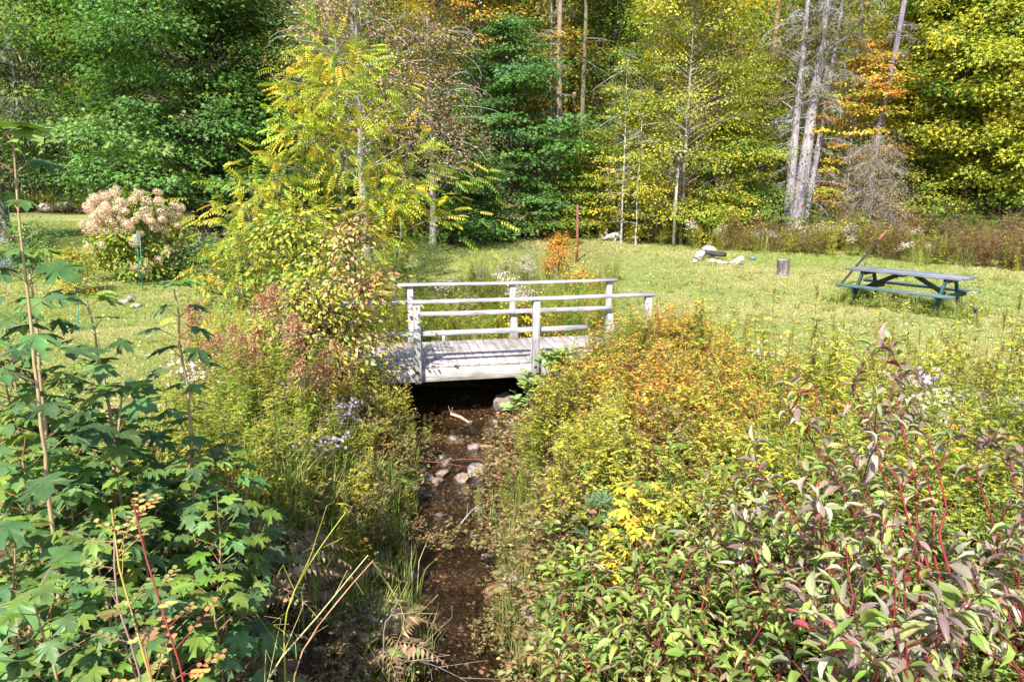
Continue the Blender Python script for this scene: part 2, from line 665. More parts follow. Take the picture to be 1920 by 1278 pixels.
# palettes: (colour, weight), linear albedo
DG = [((.085, .195, .040), 4), ((.125, .26, .055), 4), ((.18, .32, .085), 2), ((.25, .34, .08), .6)]
MG = [((.14, .24, .035), 3), ((.21, .31, .05), 3), ((.29, .34, .06), 1)]
YG = [((.31, .35, .035), 4), ((.42, .42, .045), 4), ((.56, .46, .05), 2), ((.20, .29, .04), 2)]
YL = [((.58, .46, .05), 4), ((.42, .40, .05), 3), ((.65, .40, .06), 1), ((.30, .34, .05), 1.5)]
OR = [((.62, .30, .05), 4), ((.60, .40, .06), 3), ((.55, .18, .05), 1), ((.40, .36, .06), 1)]
TAN = [((.46, .30, .18), 4), ((.38, .22, .13), 3), ((.52, .38, .20), 2), ((.25, .26, .08), 1)]
ROSYTAN = [((.46, .29, .19), 4), ((.36, .20, .14), 3), ((.34, .33, .12), 3)]
MIXF = [((.22, .28, .05), 3), ((.34, .33, .07), 3), ((.12, .18, .04), 2), ((.45, .32, .12), 1)]
MEADOW = [((.34, .42, .05), 4), ((.50, .48, .06), 4), ((.62, .50, .10), 2)]
GOLD = [((.68, .42, .06), 4), ((.60, .52, .08), 3.5), ((.62, .27, .07), 2.4), ((.42, .44, .08), 3)]
PURP = [((.24, .165, .15), 3), ((.33, .27, .22), 4), ((.42, .41, .29), 4), ((.31, .37, .15), 4), ((.34, .07, .08), .4)]
OSIER = [((.22, .34, .06), 4), ((.28, .38, .08), 4), ((.36, .40, .14), 2), ((.40, .24, .16), .8), ((.14, .22, .06), 2)]
NORWAY = [((.06, .13, .045), 4), ((.09, .18, .06), 4), ((.13, .24, .075), 3), ((.20, .31, .07), 1)]
GRASSP = [((.23, .32, .06), 5), ((.32, .38, .08), 4), ((.46, .42, .16), 2), ((.15, .24, .05), 1.5)]
STRAW = [((.50, .42, .22), 3), ((.36, .34, .13), 3), ((.22, .28, .07), 2)]


def pick(rng, pal, n, jit=0.16):
    c = np.array([p[0] for p in pal])
    wgt = np.array([p[1] for p in pal], float)
    k = rng.choice(len(pal), n, p=wgt / wgt.sum())
    out = c[k] * (1 + jit * rng.standard_normal((n, 1))) * (1 + 0.07 * rng.standard_normal((n, 3)))
    return np.clip(out, .004, .95)


def rdir(rng, n):
    return nrm(rng.standard_normal((n, 3)))


# ------------------------------------------------------------------ ground
def build_ground():
    ys = np.concatenate([np.linspace(-8, 2, 30), np.linspace(2.1, 14, 190), np.linspace(14.2, 42, 110), np.linspace(43, 140, 50)])
    xs = np.concatenate([np.linspace(-110, -24, 22), np.linspace(-23.3, -6.2, 50), np.linspace(-6, 6, 190), np.linspace(6.2, 23.3, 50),
                         np.linspace(24, 110, 22)])
    X, Y = np.meshgrid(xs, ys)
    Z = gz(X, Y)
    V = np.stack([X, Y, Z], -1).reshape(-1, 3)
    nx = len(xs)
    i, j = np.meshgrid(np.arange(len(ys) - 1), np.arange(nx - 1), indexing='ij')
    a = (i * nx + j).ravel()
    T = np.concatenate([np.stack([a, a + 1, a + nx + 1], 1), np.stack([a, a + nx + 1, a + nx], 1)])
    d = np.abs(X - sx(Y))
    nz = vnoise(X, Y, 0.5, 3)
    bank = 1 - smooth(1.3, 2.4, d + (nz - .5) * .8)
    bank = bank * (1 - smooth(10, 12, Y) * .6)
    near = (1 - smooth(5.0, 6.6, Y + (nz - .5) + 0.25 * np.abs(X)))
    bank = np.maximum(bank, near)
    forest = smooth(27, 30, Y + (nz - .5) * 4 - 10 * smooth(8, 12, -X))
    C = np.stack([bank, forest, np.zeros_like(bank)], -1).reshape(-1, 3)
    o = mesh_obj("ground", V, T, C, M_GROUND, smooth_=True)
    tag(o, "mown lawn sloping down to the brook banks and up to the wood", kind="structure")


build_ground()


def build_water():
    ys = np.concatenate([np.linspace(-7, 11.5, 300)])
    us = np.linspace(-1.15, 1.15, 40)
    Y, U = np.meshgrid(ys, us, indexing='ij')
    X = sx(Y) + U
    base = np.interp(Y, SY, SZ)
    step = 0.07
    q = np.floor(base / step) * step
    fr = (base - q) / step
    Z = q + step * smooth(.75, 1.0, fr) + 0.10
    V = np.stack([X, Y, Z], -1).reshape(-1, 3)
    n = len(us)
    i, j = np.meshgrid(np.arange(len(ys) - 1), np.arange(n - 1), indexing='ij')
    a = (i * n + j).ravel()
    T = np.concatenate([np.stack([a, a + 1, a + n + 1], 1), np.stack([a, a + n + 1, a + n], 1)])
    o = mesh_obj("water", V, T, None, M_WATER, smooth_=True)
    tag(o, "shallow clear brook running over brown pebbles below the footbridge", kind="structure")


build_water()


# ------------------------------------------------------------------ stones
def rock_mesh(rng, lx, ly, lz, col, subdiv=3, rough=0.25):
    import bmesh
    bm = bmesh.new()
    bmesh.ops.create_icosphere(bm, subdivisions=subdiv, radius=1.0)
    V = np.array([v.co[:] for v in bm.verts])
    T = np.array([[v.index for v in f.verts] for f in bm.faces])
    bm.free()
    for _ in range(15):          # planar cuts give facets
        n = rdir(rng, 1)[0]
        c = rng.uniform(.5, .88)
        dd = V @ n - c
        V = V - np.clip(dd, 0, None)[:, None] * n * .9
    ph = rng.random(3) * 9
    f = 1 + rough * .5 * (np.sin(V[:, 0] * 3.1 + ph[0]) * np.sin(V[:, 1] * 2.7 + ph[1]) + .5 * np.sin(V[:, 2] * 6 + ph[2]) * np.sin(V[:, 0] * 7))
    V = V * f[:, None] * np.array([lx, ly, lz]) / 2
    V = V + rng.standard_normal(V.shape) * .02 * min(lx, ly, lz)
    C = np.tile(np.array(col), (len(V), 1)) * (1 + .1 * rng.standard_normal((len(V), 1)))
    return V, T, C


def rock(px, py, wpx, hfrac, col, label, name="rock", cat="rock", group=None, depth=None, sink=.25, seed=0, asp=1.0, rz=None):
    rng = np.random.default_rng(900 + seed)
    p = gpt(px, py)
    dist = p[1] * CP + (CAMZ - p[2]) * SP
    wd = wpx / F * dist
    V, T, C = rock_mesh(rng, wd, wd * asp, wd * hfrac, col)
    o = mesh_obj(name, V, T, C, M_STONE, smooth_=False)
    o.location = (p[0], p[1] + wd * asp * .3, p[2] + wd * hfrac * (.5 - sink))
    o.rotation_euler = (rng.uniform(-.2, .2), rng.uniform(-.2, .2), rng.uniform(-.5, .5) if rz is None else rz)
    tag(o, label, cat, group)
    return o


GR = "rocks along the brook"
GREY, PINK, BROWN, DARK, PALE = (.27, .26, .24), (.34, .29, .26), (.20, .14, .09), (.08, .075, .075), (.40, .38, .34)
rock(948, 775, 60, .8, (.22, .17, .14), "large rounded brown rock half in shadow under the footbridge", seed=1, group=GR)
rock(926, 800, 26, .7, GREY, "small round grey stone just before the dark gap under the bridge", seed=2, group=GR)
rock(966, 802, 46, .5, PINK, "pale pinkish stone at the right bank right below the bridge", seed=3, group=GR)
rock(914, 812, 30, .5, GREY, "low grey stone in the water beside the small round stone", seed=4, group=GR)
rock(878, 800, 22, .6, GREY, "grey stone under the end of the broken branch", seed=5, group=GR)
rock(985, 815, 34, .6, PINK, "speckled stone tucked under leaves at right water edge", seed=17, group=GR)
rock(854, 836, 44, .5, (.27, .235, .235), "mauve boulder in midstream above the small cascade", seed=6, group=GR)
rock(910, 845, 54, .28, (.32, .22, .13), "flat tan slab of stone lying across the shallow water", seed=7, group=GR, asp=.4)
rock(886, 851, 36, .6, (.28, .22, .21), "dark pinkish stone left of the flat tan slab", seed=8, group=GR)
rock(866, 916, 40, .8, (.26, .20, .16), "rounded brown boulder beside the tumbling water", seed=9, group=GR)
rock(896, 895, 46, .6, (.26, .22, .215), "broad mauve stone behind the rounded brown boulder", seed=10, group=GR)
rock(787, 940, 48, .55, DARK, "dark wet slab on the left edge of the cascade", seed=11, group=GR)
rock(762, 905, 40, .6, DARK, "dark rock under ferns up the left bank", seed=12, group=GR)
rock(748, 998, 36, .8, DARK, "black wet stone at the left water edge below the cascade", seed=13, group=GR)
rock(926, 1135, 64, .5, (.30, .20, .13), "brown half sunken boulder on the right side of the pool", seed=14, group=GR)
rock(912, 1055, 34, .6, (.33, .28, .25), "greyish stone under the overhanging stems at the pool's right edge", seed=15, group=GR)
rock(1000, 1175, 60, .8, (.34, .30, .27), "pale boulder buried in leaves at the right bank", seed=16, group=GR)
rock(762, 1095, 80, .35, (.10, .10, .12), "broad dark flat rock lying under water by the left bank", seed=18, group=GR)
rock(712, 1190, 40, .6, (.22, .24, .26), "bluish stone in the dark lower left bank", seed=19, group=GR)
rock(800, 1130, 34, .4, (.14, .13, .12), "small dark stone on the pool floor near the flat rock", seed=20, group=GR)
rock(835, 880, 42, .5, (.30, .25, .24), "flat mauve grey rock left of the reddish twigs", seed=60, group=GR)
rock(800, 905, 34, .6, (.13, .12, .12), "dark rock in the middle of the small cascade", seed=61, group=GR)
rock(935, 925, 44, .5, (.28, .25, .23), "pale mauve rock right of the rounded brown boulder", seed=62, group=GR)
rock(820, 975, 30, .4, (.16, .12, .10), "brown stone just below the cascade in clear water", seed=63, group=GR)
rock(862, 998, 36, .35, (.30, .17, .07), "orange brown stone shining under the clear pool", seed=64, group=GR)
rock(960, 1010, 50, .5, (.28, .26, .24), "light grey rock at the right edge of the pool", seed=65, group=GR)
rock(965, 1110, 60, .6, (.27, .25, .22), "light stony lump under the dogwood at the pool's right side", seed=66, group=GR)
rock(700, 1060, 60, .6, (.08, .08, .085), "dark rock under the ferns left of the pool", seed=67, group=GR)
rock(97, 400, 70, .36, (.50, .40, .38), "low pinkish boulder on the far left lawn", name="boulder", seed=21, cat="boulder", sink=.15)
rock(232, 570, 30, .5, (.24, .23, .20), "largest pale stone of the little heap beside the green stakes", seed=23)
rock(252, 578, 24, .5, (.24, .23, .20), "smaller pale stone at the right end of the little heap", seed=24)
rock(242, 561, 18, .6, (.24, .23, .20), "small stone at the back of the little heap", seed=25)

# loose cobbles that nothing tells apart
def cobbles():
    rng = np.random.default_rng(33)
    protos = []
    for q in range(6):
        V, T, C = rock_mesh(rng, 1, rng.uniform(.6, .9), rng.uniform(.4, .65), [(.27, .25, .21), (.20, .16, .12), (.34, .30, .26), (.13, .12, .11), (.29, .21, .15), (.25, .24, .23)][q], 2, .3)
        protos.append((V, T, C))
    first = {}
    n = 0
    while n < 110:
        y = rng.uniform(4.3, 8.6) if rng.random() < .35 else rng.uniform(6.6, 8.8)
        side = rng.random() < .7
        u = rng.choice([-1, 1]) * rng.uniform(.18, .75) if side else rng.uniform(-.4, .4)
        if y < 6.6 and not side:
            continue
        x = float(sx(y)) + u + (.0 if y < 8.5 else .35 * rng.random())
        q = int(rng.integers(6))
        if q not in first:
            o = first[q] = mesh_obj("cobble", *protos[q], M_STONE)
        else:
            o = first[q].copy()
            COL.objects.link(o)
        sc = .06 + .17 * rng.random() ** 1.8
        o.location = (x, y, float(gz(x, y)) + sc * .12)
        o.scale = (sc,) * 3
        o.rotation_euler = (rng.uniform(-.4, .4), rng.uniform(-.4, .4), rng.random() * 6)
        tag(o, "one of the many small brown grey cobbles lining the brook", "stone", "loose cobbles lining the brook")
        n += 1


cobbles()

# fire pit ring
FPG = "stones of the fire pit"
_fp = [(1312, 490, 26, .9, PALE, "tall white stone at the left of the fire pit ring"),
       (1330, 482, 30, .8, (.44, .42, .39), "big whitish stone at the back of the fire pit"),
       (1303, 494, 16, .6, PALE, "small low stone at the far left of the fire pit"),
       (1338, 493, 16, .6, (.5, .47, .42), "first small stone along the front of the fire pit"),
       (1349, 495, 16, .5, (.55, .52, .48), "second small stone along the front of the fire pit"),
       (1360, 496, 14, .5, (.48, .45, .42), "third small stone along the front of the fire pit"),
       (1371, 496, 12, .5, (.52, .5, .47), "smallest stone beside the tilted slab of the fire pit")]
for k, (a, b, c, d, e, f) in enumerate(_fp):
    rock(a, b, c, d, e, f, name="fire_pit_stone", cat="stone", group=FPG, seed=40 + k, sink=.1)
o = rock(1383, 497, 30, .55, (.52, .46, .40), "tilted tan slab standing at the right end of the fire pit", name="fire_pit_stone", cat="stone", group=FPG, seed=50, asp=.4, sink=.05)
o.rotation_euler = (.1, -.5, .1)
p = gpt(1347, 489)
s = Soup()
rg = np.random.default_rng(3)
s.tube([(-.36, 0, 0), (-.12, .01, .01), (.12, 0, -.01), (.36, .01, 0)], [.07, .085, .09, .06], (.07, .06, .06), 9, .5, rg, True)
o = s.build("charred_log", M_BARK)
o.location = (p[0] - .05, p[1] + .28, p[2] + .20)
o.rotation_euler = (0, .12, -.15)
tag(o, "blackened log lying across the back of the fire pit stones", "log")


# ------------------------------------------------------------------ footbridge
def build_bridge():
    th, W, S, FZ = 0.1944, 1.504, 1.595, 0.207
    RH = 0.9
    dz = CAMZ - 2.246
    root = empty("footbridge", (-1.255, 8.824, dz), "weathered grey wooden footbridge with two plank railings over the brook", "footbridge", rz=th)
    W1 = (.50, .47, .475)
    W2 = (.42, .39, .39)
    rg = np.random.default_rng(5)

    def wood(base=W1, j=.08):
        return np.array(base) * (1 + j * rg.standard_normal()) * (1 + .02 * rg.standard_normal(3))
    x0, x1 = -S * 1.12, S * 2.08
    # deck planks: one part (its boards are pattern), many boards
    s = Soup()
    x = x0
    while x < x1:
        wd = .138
        sk = rg.normal(0, .0015)
        s.box(x + wd / 2, W / 2 + rg.normal(0, .002), -.019 + rg.normal(0, .001), wd - .005, W + .03, .036,
              wood((.46, .41, .39), .12), R=[[1, sk, 0], [-sk, 1, 0], [0, 0, 1]])
        x += wd
    s.build("deck", M_WOODY, root)
    for v, nm in ((0, ''), (1, '')):
        s = Soup()
        y = -.012 if v == 0 else W - .03
        s.box((x0 + x1) / 2, y + .022, -.037 - FZ / 2 + .01, x1 - x0 - .02, .045, FZ - .02, wood((.54, .50, .465)))
        s.build("side_beam", M_WOOD, root)
    s = Soup()
    s.box((x0 + x1) / 2, W / 2, -.037 - .09, x1 - x0 - .1, .06, .17, wood(W2))
    s.build("stringer", M_WOOD, root)

    def post(u, v, lean=0.0, top=RH - .035, bot=-FZ - .01):
        s = Soup()
        y = -.07 if v == 0 else W + .075
        s.box(0, 0, (top + bot) / 2, .09, .085, top - bot, wood(), R=[[1, 0, lean], [0, 1, 0], [-lean, 0, 1]])
        o = s.build("post", M_WOODV, root)
        o.location = (u * S, y, 0)
        if v == 0:                                    # carriage bolts
            for bz in (-.06, -.15):
                b = Soup()
                b.tube([(0, -.043, bz), (0, -.056, bz)], [.014, .012], (.08, .06, .06), 8, cap=True)
                b.tube([(0, -.0432, bz), (0, -.046, bz)], [.022, .022], (.16, .13, .12), 10, cap=True)
                bo = b.build("bolt", M_RUST, o)
                bo.location = (.012 if bz < -.1 else -.012, 0, 0)
        # inner foot brace
        s = Soup()
        yy = .015 if v == 0 else W - .015
        h = .34
        s.box(0, 0, h / 2, .15, .035, h, wood(), R=None)
        V = s.V[0]
        tp = V[:, 2] > h / 2
        V[tp, 0] *= .62
        ob = s.build("foot_brace", M_WOODV, root)
        ob.location = (u * S + .01, yy, 0.001)
        return o
    for u in (-1, 0, 1, 2):
        post(u, 0, lean=.012 if u == 1 else 0)
    for u in (0, 1, 2):
        post(u, 1)

    def rail(xa, xb, y, z, wy, wz, nm, sag=.012):
        n = 9
        xs = np.linspace(xa, xb, n)
        s = Soup()
        s.box(0, 0, 0, 1, wy, wz, (1, 1, 1))
        V0, T0 = s.V[0], s.T[0]
        s2 = Soup()
        # a single long board subdivided so that it can wander a little
        segs = n - 1
        ringy = np.array([-wy / 2, -wy / 2 + .005, wy / 2 - .005, wy / 2, wy / 2, wy / 2 - .005, -wy / 2 + .005, -wy / 2])
        ringz = np.array([wz / 2 - .005, wz / 2, wz / 2, wz / 2 - .005, -wz / 2 + .005, -wz / 2, -wz / 2, -wz / 2 + .005])
        P = []
        off = np.cumsum(rg.normal(0, .003, n))
        for i, xx in enumerate(xs):
            zz = z - sag * math.sin(PI * i / segs) + off[i] * .5
            for a, b in zip(ringy, ringz):
                P.append((xx, y + a + off[i] * .4, zz + b))
        T = []
        for i in range(segs):
            for k in range(8):
                a = i * 8 + k
                b = i * 8 + (k + 1) % 8
                T += [(a, b, b + 8), (a, b + 8, a + 8)]
        for k in range(1, 7):
            T.append((0, k + 1, k))
            T.append((segs * 8, segs * 8 + k, segs * 8 + k + 1))
        s2.add(np.array(P), np.array(T), wood((.52, .49, .50)))
        o = s2.build(nm, M_WOOD, root)
        return o
    rail(-S * 1.1, S * 2.05, -.055, RH - .016, .14, .036, "cap_rail")
    rail(-S * .12, S * 2.07, W + .06, RH - .016, .14, .036, "cap_rail")
    rail(-S * 1.08, S * .46 + S, -.000, .44, .085, .06, "mid_rail", 0)
    rail(-S * .02, S * 2.02, W + .000, .44, .085, .06, "mid_rail", 0)
    s = Soup()
    s.box(.5, W + .09, .05, .05, .05, .22, wood())
    s.build("stub", M_WOODV, root)
    return root


build_bridge()


# ------------------------------------------------------------------ picnic table
def build_table():
    u = np.array([.61, -.79])
    ang = math.atan2(u[1], u[0])
    cx_, cy_ = 8.3, 14.3
    root = empty("picnic_table", (cx_, cy_, float(gz(cx_, cy_)) - .03), "old green picnic table with greyed plank top sagging on the lawn", "picnic table", rz=ang)
    root.rotation_euler = (0, 0.012, ang)
    rg = np.random.default_rng(8)
    TEAL = (.022, .075, .065)
    GREYB = (.21, .23, .27)

    def col(c):
        return np.array(c) * (1 + .1 * rg.standard_normal())
    for k, y in enumerate((-.3, -.15, 0, .15, .3)):
        s = Soup()
        s.box(rg.normal(0, .01), y, .735 + rg.normal(0, .002), 2.28, .142, .036, col(GREYB))
        s.build("top_plank", M_WOOD, root)
    for y in (-.72, -.58, .58, .72):
        s = Soup()
        s.box(rg.normal(0, .01), y, .415 + rg.normal(0, .003), 2.28, .13, .036, col((.09, .15, .15) if abs(y) > .6 else (.17, .20, .22)))
        s.build("bench_plank", M_WOOD, root)
    for x in (-.82, .82):
        for sg in (-1, 1):
            s = Soup()
            A = np.array([x, sg * .25, .70])
            B = np.array([x, sg * .62, 0.0])
            d = B - A
            ln = np.linalg.norm(d)
            z = d / ln
            xx = np.array([1, 0, 0])
            yy = np.cross(z, xx)
            s.box(*((A + B) / 2), .042, .10, ln, col(TEAL), R=np.stack([xx, yy, z], 1))
            s.build("leg", M_PAINT, root)
        s = Soup()
        s.box(x + .042, 0, .355, .04, 1.52, .10, col(TEAL))
        s.build("bench_support", M_PAINT, root)
        s = Soup()
        s.box(x + .042, 0, .675, .04, .66, .08, col((.05, .07, .06)))
        s.build("top_support", M_PAINT, root)
        s = Soup()
        A = np.array([x * .92, 0, .38])
        B = np.array([x * .18, 0, .70])
        d = B - A
        ln = np.linalg.norm(d)
        z = d / ln
        yy = np.array([0, 1, 0])
        xx = np.cross(yy, z)
        s.box(*((A + B) / 2), .09, .04, ln, col((.05, .07, .05)), R=np.stack([xx, yy, z], 1))
        s.build("diagonal_brace", M_PAINT, root)
    s = Soup()
    s.box(0, 0, .695, .09, .66, .04, col((.05, .07, .06)))
    s.build("middle_batten", M_PAINT, root)


build_table()


# ------------------------------------------------------------------ small things on the lawn
def stump():
    p = gpt(1467, 516)
    rg = np.random.default_rng(4)
    root = empty("log_stump", p, "upright sawn log standing on the lawn between the fire pit and the picnic table", "log")
    s = Soup()
    zz = np.linspace(-.03, .43, 7)
    s.tube([(.012 * math.sin(z * 9), 0, z) for z in zz], [.178, .168, .165, .162, .165, .168, .172], (.20, .165, .17), 18, .07, rg, False)
    s.build("bark", M_BARK, root, True)
    s = Soup()
    s.tube([(0, 0, .40), (0, 0, .432)], [.163, .161], (.42, .36, .28), 18, cap=True)
    s.build("sawn_face", M_WOOD, root)


stump()


def poles():
    rg = np.random.default_rng(41)
    A = gpt(1572, 540)
    yA = A[1] + .15
    a = at_y(1573, 536, yA)
    a[2] = min(a[2], A[2] + .02)
    b = at_y(1662, 433, yA + .9)
    root = empty("leaning_pole", a, "dark iron pole with rust red end leaning over beside the picnic table", "pole")
    d = b - a
    s = Soup()
    s.tube([-.05 * d, .4 * d, .83 * d], .026, (.05, .04, .045), 8, cap=True)
    s.build("shaft", M_RUST, root)
    s = Soup()
    s.tube([.83 * d, 1.0 * d], .034, (.36, .13, .08), 8, cap=True)
    s.build("collar", M_RUST, root)
    p = gpt(1081, 492)
    top = at_y(1083, 385, p[1])
    s = Soup()
    s.tube([(0, 0, -.1), (.01, 0, .8), (top[0] - p[0], 0, top[2] - p[2])], [.045, .042, .04], (.24, .10, .07), 8, .1, rg, True)
    o = s.build("rusty_post", M_RUST)
    o.location = p
    tag(o, "rusty brown post standing upright in the grass behind the bridge", "post")
    for (bx, by, tx, ty, lab) in ((149, 556, 139, 487, "short green garden stake on the left lawn in front of the yellow bush"),
                                  (262, 540, 256, 432, "taller green stake beside the hydrangea"),
                                  (268, 545, 262, 438, "thin green stake just right of the taller stake by the hydrangea"),
                                  (148, 622, 146, 575, "green stake on the left lawn standing behind the maple saplings"),
                                  (22, 470, 14, 356, "green stake at the far left edge by the cold frame")):
        p = gpt(bx, by)
        t = at_y(tx, ty, p[1])
        s = Soup()
        s.tube([(0, 0, -.05), (t - p)], .011, (.03, .22, .17), 6, cap=True)
        o = s.build("garden_stake", M_PLAIN)
        o.location = p
        tag(o, lab, "garden stake", "green garden stakes")
    # cold frame / glazed panel at left edge
    p = gpt(20, 506)
    root = empty("cold_frame", p, "low cold frame with dark blue glazed lid at the left edge", "cold frame", rz=.1)
    s = Soup()
    s.box(-.25, .3, .14, 1.0, .7, .28, (.10, .11, .13))
    s.build("box", M_PAINT, root)
    ca, sa = math.cos(.35), math.sin(.35)
    R = np.array([[1, 0, 0], [0, ca, -sa], [0, sa, ca]])
    s = Soup()
    s.box(-.25, .3, .34, 1.04, .74, .03, (.05, .08, .14), R=R)
    s.build("lid", M_PLAIN, root)
    s = Soup()
    for xx in (-.76, -.42, -.08, .26):
        q = R @ np.array([0, 0, .02])
        s.box(xx, .3 + q[1], .34 + q[2], .03, .74, .02, (.30, .36, .44), R=R)
    s.build("glazing_bars", M_PLAIN, root)
    # blue scrap
    p = gpt(1412, 488)
    s = Soup()
    s.tube([(-.09, 0, .06), (.0, .0, .065), (.09, 0, .06)], [.04, .045, .035], (.12, .24, .28), 10, cap=True)
    o = s.build("plastic_bottle", M_PLAIN)
    o.location = p
    tag(o, "small pale blue plastic bottle lying in the grass right of the fire pit", "bottle")
    # solar light
    p = gpt(1822, 612)
    t = at_y(1826, 583, p[1])
    root = empty("garden_light", p, "small black garden light on a thin stake in front of the picnic table", "garden light")
    h = t[2] - p[2]
    s = Soup()
    s.tube([(0, 0, -.05), (.02, 0, h)], .007, (.05, .05, .055), 6, cap=True)
    s.build("stake", M_PLAIN, root)
    s = Soup()
    s.tube([(.02, 0, h - .03), (.02, 0, h + .03), (.02, 0, h + .05), (.02, 0, h + .075)], [.02, .035, .06, .035], (.06, .065, .08), 10, cap=True)
    s.build("lamp_head", M_PLAIN, root)


poles()


# ------------------------------------------------------------------ generic tree
def bez(a, b, c, n=5):
    t = np.linspace(0, 1, n)[:, None]
    return (1 - t) ** 2 * a + 2 * t * (1 - t) * b + t * t * c


def tree(name, label, cat, base, H, tr, clumps, prof, lo, leaf, lsize, pal, nclump, per, crad, seed=0,
         flat=.4, bark=(.16, .14, .12), lean=(0, 0), droop=.35, mat=None, group=None, rise=.5, twig=True, up=1.0,
         wobble=.15, jit=.16, bare=0, trunk=True, extra=None, clpal=None, ragged=1.0):
    """trunk + limbs mesh and a crown mesh under an empty; prof(t) gives crown radius for t in 0..1 (lo..H)"""
    rng = np.random.default_rng(seed)
    if crad >= .6 and name in ('maple_tree', 'beech_tree', 'young_tree', 'birch_tree'):
        nclump, per, crad, lsize = int(nclump * 1.9), per * .85, crad * .66, lsize * .84
    base = np.array(base, float)
    root = empty(name, base, label, cat, group)
    n = 12
    zt = np.linspace(0, H, n)
    wx = np.cumsum(rng.normal(0, wobble / n * 1.5, n))
    wy = np.cumsum(rng.normal(0, wobble / n * 1.5, n))
    P = np.stack([lean[0] * zt + wx, lean[1] * zt + wy, zt], 1)
    P[0, 2] = -.3
    rad = tr * (1 - .8 * (zt / H) ** 1.1)
    rad[0] *= 1.35

    def tp(z):
        return np.array([np.interp(z, zt, P[:, 0]), np.interp(z, zt, P[:, 1]), z])
    st = Soup()
    if trunk:
        st.tube(P, rad, bark, 10, .14, rng)
    cr = Soup()
    per_ = per
    for k in range(nclump):
        t = rng.random() ** 0.9
        z = lo + (H - lo) * t
        a = rng.random() * 2 * PI
        irr = float(vnoise(2.2 * math.cos(a) + seed, 2.2 * math.sin(a) + t * (H - lo) * .55, 1.0, seed % 13))
        if irr < .33 and rng.random() < .7 * ragged:
            continue
        R = prof(t) * (1 + ragged * (-.42 + 1.0 * irr))
        r = R * (.25 + .75 * rng.random() ** .6)
        za = max(H * .08, z - r * rise * rng.uniform(.6, 1.3))
        c0 = tp(min(za, H * .97))
        ax = tp(z)
        c = np.array([ax[0] + math.cos(a) * r, ax[1] + math.sin(a) * r, z])
        mid = (c0 + c) / 2 + np.array([0, 0, .15 * r * rng.uniform(.2, 1.2)])
        br = bez(c0, mid, c, 5)
        rb = max(.008, tr * .28 * (1 - t * .6) * min(1, r / 2 + .3))
        st.tube(br, np.linspace(rb, .006, 5), bark, 5)
        big = float(np.clip(rng.lognormal(0, .38), .4, 2.0))
        m = int(per_ * big ** 1.7) + 4
        q = rng.standard_normal((m, 3)) * .5
        cs = crad * big
        out = np.array([math.cos(a), math.sin(a), 0])
        off = q * cs * np.array([1, 1, flat])
        hor = np.linalg.norm(off[:, :2], axis=1)
        off[:, 2] -= droop * hor * .6
        off = off + out * (q[:, :1]) * cs * .3
        Pn = c + off
        dirs = nrm(nrm(off + 1e-4) + .35 * rdir(rng, m) + np.array([0, 0, -droop]) + out * .35)
        nor = nrm(np.array([0, 0, up]) + out * .45 + .62 * rdir(rng, m))
        cpal = pal if clpal is None else clpal(rng, c + base, t)
        C = pick(rng, cpal, m, jit)
        one = pick(rng, cpal, 1, .08)
        sel = rng.random(m) < .6
        C[sel] = one * (1 + jit * .8 * rng.standard_normal((int(sel.sum()), 1)))
        C = np.clip(C * rng.uniform(.78, 1.2), .004, .9)
        S = lsize * rng.uniform(.7, 1.25, m)
        cr.put(leaf, Pn, frames(nor, dirs), S, C)
        if twig:
            kk = rng.choice(m, min(m, 4), replace=False)
            st.stick(np.repeat(br[3][None], len(kk), 0), Pn[kk], .006, .002, bark)
    if bare:
        for k in range(bare):
            z = rng.uniform(.1, .95) * H
            a = rng.random() * 2 * PI
            ln = rng.uniform(.5, 1.6)
            c0 = tp(z)
            d = np.array([math.cos(a), math.sin(a), rng.uniform(-.35, .35)])
            c1 = c0 + d * ln * .55 + np.array([0, 0, -.05])
            c2 = c0 + d * ln + np.array([0, 0, -.25 * ln])
            st.tube(bez(c0, c1, c2, 5), np.linspace(.02, .004, 5), (.34, .33, .31), 4)
            for q in range(6):
                s0 = c0 + (c2 - c0) * rng.uniform(.3, 1)
                st.stick(s0[None], (s0 + rdir(rng, 1)[0] * .35 + np.array([0, 0, -.12]))[None], .006, .002, (.36, .36, .33))
    if extra:
        extra(st, cr, tp, rng)
    st.build("trunk", M_BARK, root, True)
    if cr.n:
        cr.build("crown", mat or M_LEAF, root)
    return root


def dome(R, a=.5):
    return lambda t: R * (math.sin(PI * min(1, max(0, (t * (1 - .12) + .12))) ** a) ** .7 * .9 + .1)


def column(R):
    return lambda t: R * (1 - .35 * t)


def gbase(px, y):
    """ground spot at distance y whose picture column is px"""
    x = 0.0
    for _ in range(4):
        z = float(gz(x, y))
        dep = y * CP + (CAMZ - z) * SP
        x = (px - 960) / F * dep
    return np.array([x, y, float(gz(x, y))])


